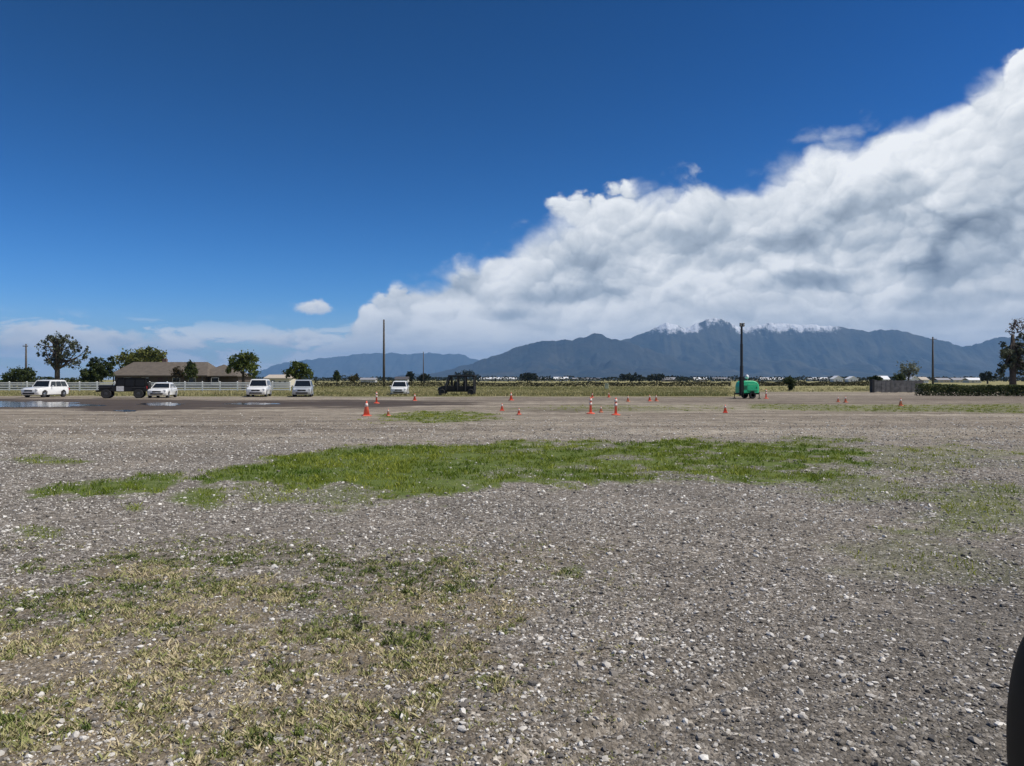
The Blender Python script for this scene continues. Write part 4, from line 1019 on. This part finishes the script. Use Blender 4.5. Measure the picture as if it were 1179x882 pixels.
for a in [('large red-orange cone with pale collar, nearest of all the cones', 422, 479, 19, 0),
          ('slim pale-collared tube cone standing just behind the large red-orange cone', 433.5, 464.5, 12.5, 1),
          ('faded orange cone right of the large red-orange cone', 447, 479, 9, 2),
          ('orange cone in front of the small white car', 477.5, 461.5, 9, 0),
          ('red-orange cone right of the green patch, left one of a pair', 578, 473, 9.5, 0),
          ('orange cone standing farthest back, right of the black buggy', 588.5, 461, 10, 0),
          ('red-orange cone right of the green patch, nearer one of a pair', 597.5, 477.5, 8.5, 0),
          ('tall collared tube cone, left of the two striped ones', 680, 476.5, 17, 1),
          ('faded low cone between the two tall striped tube cones', 692, 475, 8, 2),
          ('tall collared tube cone, right of the two striped ones', 709, 478, 18.5, 1),
          ('small orange cone far behind the left striped tube cone', 682, 458, 6, 0),
          ('small orange cone far behind the right striped tube cone', 701, 457.5, 6, 0),
          ('orange cone right of the striped tube cones, alone by the field edge', 723, 462.5, 7.5, 2),
          ('orange cone of a close far pair, left one', 748, 462, 8, 0),
          ('orange cone of a close far pair, right one', 755.5, 462, 8, 2),
          ('red-orange cone in front of and left of the light tower', 835, 475.5, 10.5, 0),
          ('tall orange tube cone right beside the green light tower', 882, 459, 12.5, 1),
          ('faded cone of a pair between light tower and grey fence, left one', 965, 463, 7, 2),
          ('faded cone of a pair between light tower and grey fence, right one', 973.5, 463.5, 8, 2),
          ('faded orange cone in front of the grey board fence', 1037, 467.5, 10, 2)]:
    cone(*a)

# ================================================================== POLES
WOOD = mat('weathered_pole_wood', (.085, .075, .065), .9, var=.25, scale=3)
def pole(label, px, Y, ytop, rad_, arms=(), group='utility poles'):
    root = thing('utility_pole', label, 'pole', (xa(px, Y), Y, 0), 0, group); h = za(ytop, Y)
    MB().tube([(0, 0, -.3), (0, 0, h * .5), (0, 0, h)], [rad_ * 1.15, rad_, rad_ * .72], 10).build('shaft', WOOD, root, True)
    for z, w in arms:
        a = MB().box((0, -rad_ - .05, h - z), (w, .1, .12)).build('crossarm', WOOD, root)
        i = MB()
        for x in (-w * .45, -w * .2, w * .2, w * .45): i.lathe([(.03, h - z + .06), (.055, h - z + .12), (.04, h - z + .24)], 8, (x, -rad_ - .05, 0))
        i.build('insulators', GREYM, a)
pole('tall bare utility pole rising from the dark brush', 442, 181, 368, .27)
pole('short utility pole behind the round bush left of the tall tree', 30, 150, 396, .2, ((.5, 1.0),))
pole('thin far utility pole between tall pole and black buggy', 487.5, 330, 405, .2)
pole('dark utility pole behind the green hedge', 1074, 190, 388, .24, ((.6, 1.6),))

# ================================================================== FENCES, BOX
VINYL = mat('white_vinyl', (.80, .80, .78), .5, var=.04)
def white_fence():
    Y = 104; x0, x1 = xa(-70, Y), xa(334, Y)
    root = thing('rail_fence', 'long white rail fence in front of the house', 'fence', (x0, Y, 0))
    L_ = x1 - x0; n = int(L_ / 2.45)
    for i in range(n + 1):
        x = L_ * i / n; p = MB(); p.box((x, 0, .70), (.14, .14, 1.42)); p.add([(x - .09, -.09, 1.41), (x + .09, -.09, 1.41), (x + .09, .09, 1.41), (x - .09, .09, 1.41), (x, 0, 1.52)], [(3, 2, 1, 0), (0, 1, 4), (1, 2, 4), (2, 3, 4), (3, 0, 4)]); p.build('post', VINYL, root)
    for z in (1.28, 1.0, .66, .34): MB().box((L_ / 2, -.085, z), (L_ + .1, .03, .17)).build('rail', VINYL, root)
white_fence()
def board_fence():
    Y = 99; x0, x1 = xa(1003, Y), xa(1062, Y); root = thing('board_fence', 'weathered grey board fence with a dark end left of the hedge', 'fence', (x0, Y, 0))
    GB = mat('weathered_grey_board', (.15, .145, .14), .9, var=.4, scale=2); GD = mat('dark_end_board', (.03, .03, .032), .9, var=.3)
    L_ = x1 - x0; r = np.random.RandomState(4); b = MB(); x = .4
    while x < L_:
        w = .26 + .1 * r.rand(); b.box((x + w / 2, -.03 * r.rand(), .80 + .06 * r.rand()), (w - .012, .04, 1.5 + .2 * r.rand())); x += w
    b.build('boards', GB, root)
    MB().box((.18, .1, .88), (.34, .7, 1.76), .02).build('end_post', GD, root)
    for z in (.45, 1.3): MB().box((L_ / 2, .06, z), (L_, .06, .12)).build('rail', GD, root)
    for x in np.linspace(1.5, L_ - .1, 4): MB().box((x, .13, .84), (.12, .12, 1.7)).build('post', GD, root)
board_fence()
def ped():
    Y = 134; root = thing('utility_pedestal', 'pale green utility box standing in the field grass', 'utility box', (xa(698.5, Y), Y, 0))
    g = mat('pale_green_box_paint', (.36, .40, .30), .5, var=.06)
    MB().box((0, 0, .5), (.62, .5, 1.0), .04).build('cabinet', g, root); MB().box((0, 0, 1.02), (.70, .58, .07), .02).build('lid', g, root)
ped()

# ================================================================== HOUSES
ROOF = mat('brown_shingle_roof', (.118, .098, .078), .9, var=.2, scale=1.5)
SIDING = mat('shaded_brown_siding', (.09, .07, .058), .85, var=.15, scale=2)
TRIM = mat('pale_trim', (.62, .60, .56), .6, var=.05)
PANE = mat('house_window_glass', (.02, .024, .028), .08, var=.1, spec=.7)
def hip_roof(b, x0, x1, y0, y1, ze, zr, inset, t=.16):
    ym = (y0 + y1) / 2
    E = [(x0, y0, ze), (x1, y0, ze), (x1, y1, ze), (x0, y1, ze)]; Rr = [(x0 + inset, ym, zr), (x1 - inset, ym, zr)]
    lo = [(x, y, z - t) for x, y, z in E]
    b.add(E + Rr + lo, [(0, 1, 5, 4), (1, 2, 5), (2, 3, 4, 5), (3, 0, 4), (9, 8, 7, 6), (0, 6, 7, 1), (1, 7, 8, 2), (2, 8, 9, 3), (3, 9, 6, 0)])
def ranch_house():
    Y = 138; s = Y / F; root = thing('ranch_house', 'long low house with a brown hipped roof behind the white fence', 'house', (xa(125, Y), Y, 0))
    w1 = 112 * s; w2 = 146 * s
    MB().box((w1 / 2, 5.5, 1.35), (w1 - 1.2, 9, 2.7)).build('wall', SIDING, root)
    MB().box((w1 + (w2 - w1) / 2 - .4, 6.2, 1.25), (w2 - w1, 7.4, 2.5)).build('wall', SIDING, root)
    b = MB(); hip_roof(b, -.3, w1 + .3, 0, 11, za(432.3, Y), za(416, Y), 2.2); rf = b.build('roof', ROOF, root)
    b = MB(); hip_roof(b, w1 - 3.0, w2, .9, 10.2, za(432.5, Y), za(419, Y), 4.2); b.build('roof', ROOF, root)
    MB().box((w1 * .5, .06, za(432, Y) - .11), (w1 + .5, .1, .2)).build('gutter', mat('dark_fascia', (.06, .05, .045), .7), root)
    MB().box((w1 * .42, 6.2, za(415, Y) - .1), (.8, .6, 1.1)).build('chimney', mat('brown_brick', (.16, .10, .08), .9, var=.25), rf)
    for x in (3.0, 6.4, 12.2, 15.2, 19.5):
        if x < w2 - 1:
            f = MB(); 
            for zz in (.92, 2.08): f.box((x, .97, zz), (1.42, .06, .09))
            for xx in (-.68, .68): f.box((x + xx, .97, 1.5), (.08, .06, 1.25))
            w = f.build('window', TRIM, root); MB().box((x, .985, 1.5), (1.3, .03, 1.1)).build('pane', PANE, w)
    dd = MB().box((9.2, .975, 1.05), (.98, .05, 2.1)).build('door', mat('dark_door', (.06, .03, .025), .5), root); MB().lathe([(.03, 0), (.04, .03)], 8, (9.55, .94, 1.0)).build('handle', CHROME, dd)
    for x in np.linspace(.8, w1 - .8, 6): MB().box((x, .25, 1.24), (.16, .16, 2.48)).build('porch_post', mat('dark_fascia', (.06, .05, .045), .7), root)
ranch_house()
def gable(name, label, px0, px1, Y, ye, yr, mw, mr, axis='x', group=None, door=True, d=None):
    x0, x1 = xa(px0, Y), xa(px1, Y); w = x1 - x0; ze, zr = za(ye, Y), za(yr, Y); d = d or max(6, w * .5)
    root = thing(name, label, 'house' if 'house' in name else 'building', (x0, Y, 0), 0, group)
    MB().box((w / 2, d / 2, ze / 2), (w, d, ze)).build('wall', mw, root)
    b = MB(); o = w * .02 + .3
    if axis == 'x':   # ridge along x, slope towards the camera
        prof = [(-o, ze - .05), (d / 2, zr), (d + o, ze - .05), (d + o, ze + .15), (d / 2, zr + .25), (-o, ze + .15)]
        V = [(-o, y, z) for y, z in prof] + [(w + o, y, z) for y, z in prof]
    else:
        prof = [(-o, ze - .05), (w / 2, zr), (w + o, ze - .05), (w + o, ze + .15), (w / 2, zr + .25), (-o, ze + .15)]
        V = [(x, -o, z) for x, z in prof] + [(x, d + o, z) for x, z in prof]
    Fc = [tuple(range(6)), tuple(range(11, 5, -1))] + [((i + 1) % 6, i, 6 + i, 6 + (i + 1) % 6) for i in range(6)]
    b.add(V, Fc); b.build('roof', mr, root)
    if axis == 'y': MB().add([(0, .002, ze), (w, .002, ze), (w / 2, .002, zr), (0, d - .002, ze), (w, d - .002, ze), (w / 2, d - .002, zr)], [(0, 1, 2), (5, 4, 3), (0, 2, 5, 3), (2, 1, 4, 5), (1, 0, 3, 4)]).build('gable_wall', mw, root)
    if door:
        MB().box((w * .3, -.02, min(ze * .42, 2.0)), (w * .18, .06, min(ze * .8, 3.8))).build('door', mat('grey_door', (.28, .29, .30), .5), root)
        for f in (.6, .82): MB().box((w * f, -.02, ze * .58), (w * .09, .05, ze * .22)).build('window', PANE, root)
    return root
CREAM = mat('cream_wall', (.62, .58, .48), .7, var=.06); WHT = mat('white_wall', (.80, .80, .80), .6, var=.04); GRYW = mat('grey_wall', (.44, .45, .46), .7, var=.06); TANW = mat('tan_wall', (.48, .42, .34), .7, var=.06)
WROOF = mat('white_metal_roof', (.80, .81, .82), .45, var=.04); GROOF = mat('grey_roof', (.28, .28, .30), .7, var=.1); DROOF = mat('dark_roof', (.08, .075, .08), .7, var=.15)
gable('cream_house', 'cream house with a small tower behind the white suv and round trees', 306, 333, 165, 436, 432.5, CREAM, TANW, 'x', d=7)
def tower():
    Y = 168; root = thing('small_tower', 'small cream tower with a dark cap rising behind the cream house', 'tower', (xa(318, Y), Y + 9, 0))
    MB().box((0, 0, za(429.5, Y) / 2), (1.6, 1.6, za(429.5, Y))).build('wall', CREAM, root); b = MB(); hip_roof(b, -1.1, 1.1, -1.1, 1.1, za(429.5, Y) + .1, za(427.2, Y), 1.0); b.build('roof', DROOF, root)
tower()
G_ = 'buildings far across the valley'
gable('warehouse', 'brightest white low warehouse in line right of the black buggy', 638, 654, 900, 436.3, 434.2, WHT, WROOF, 'x', G_)
gable('warehouse', 'long pale grey warehouse right behind the black buggy', 553, 594, 880, 436.5, 434.6, GRYW, WROOF, 'x', G_)
gable('warehouse', 'wide grey warehouse left of the brightest white one', 598, 634, 1000, 436.2, 434.9, GRYW, GROOF, 'x', G_)
gable('warehouse', 'grey shed just left of the two striped cones', 660, 690, 930, 436.6, 435.2, GRYW, GROOF, 'x', G_)
gable('far_house', 'tan house between the far tree clumps', 763, 778, 620, 437.2, 434.8, TANW, GROOF, 'x', G_)
gable('far_house', 'pale tan house left of the light tower mast', 800, 814, 640, 437.1, 434.8, TANW, WROOF, 'x', G_)
gable('far_house', 'cream house close left of the light tower mast', 822, 842, 700, 437, 435, CREAM, GROOF, 'x', G_)
gable('warehouse', 'long pale blue-grey shed right of the light tower', 877, 903, 640, 437.2, 435, mat('pale_blue_wall', (.50, .55, .58), .6), WROOF, 'x', G_)
gable('warehouse', 'pale shed right of the narrow juniper', 932, 954, 720, 436.8, 434.8, GRYW, WROOF, 'x', G_)
gable('warehouse', 'bright white gabled barn right of the juniper', 960, 970.5, 520, 436.4, 433, WHT, WROOF, 'y', G_)
gable('far_house', 'white gabled house next to the bright white barn', 977, 988, 560, 436.6, 433.6, WHT, WROOF, 'y', G_)
gable('far_house', 'white house above the left half of the grey board fence', 1013.5, 1024, 420, 437, 433.2, WHT, WROOF, 'x', G_)
gable('far_house', 'white gabled house at the right end of the grey board fence', 1049, 1057, 330, 437.2, 433, WHT, WROOF, 'y', G_)
gable('far_house', 'pale house left of the dark pole at the hedge', 1061, 1069, 380, 437.6, 434.6, WHT, TANW, 'x', G_)
gable('far_house', 'tan house right of the dark pole at the hedge', 1080, 1094, 420, 437.8, 435.6, TANW, GROOF, 'x', G_)
gable('far_house', 'cream house behind the middle of the hedge', 1098, 1113, 430, 437.8, 435.4, CREAM, GROOF, 'x', G_)
gable('far_house', 'pale long house behind the hedge, left of the dark far tree', 1116, 1130, 400, 437.8, 435.4, CREAM, WROOF, 'x', G_)
gable('far_house', 'small grey house right of the tall bare pole', 455, 469, 360, 437, 434.2, GRYW, DROOF, 'x', G_)
gable('far_house', 'low grey house behind the left end of the dark brush', 415, 432, 420, 437.4, 435.4, GRYW, GROOF, 'x', G_)
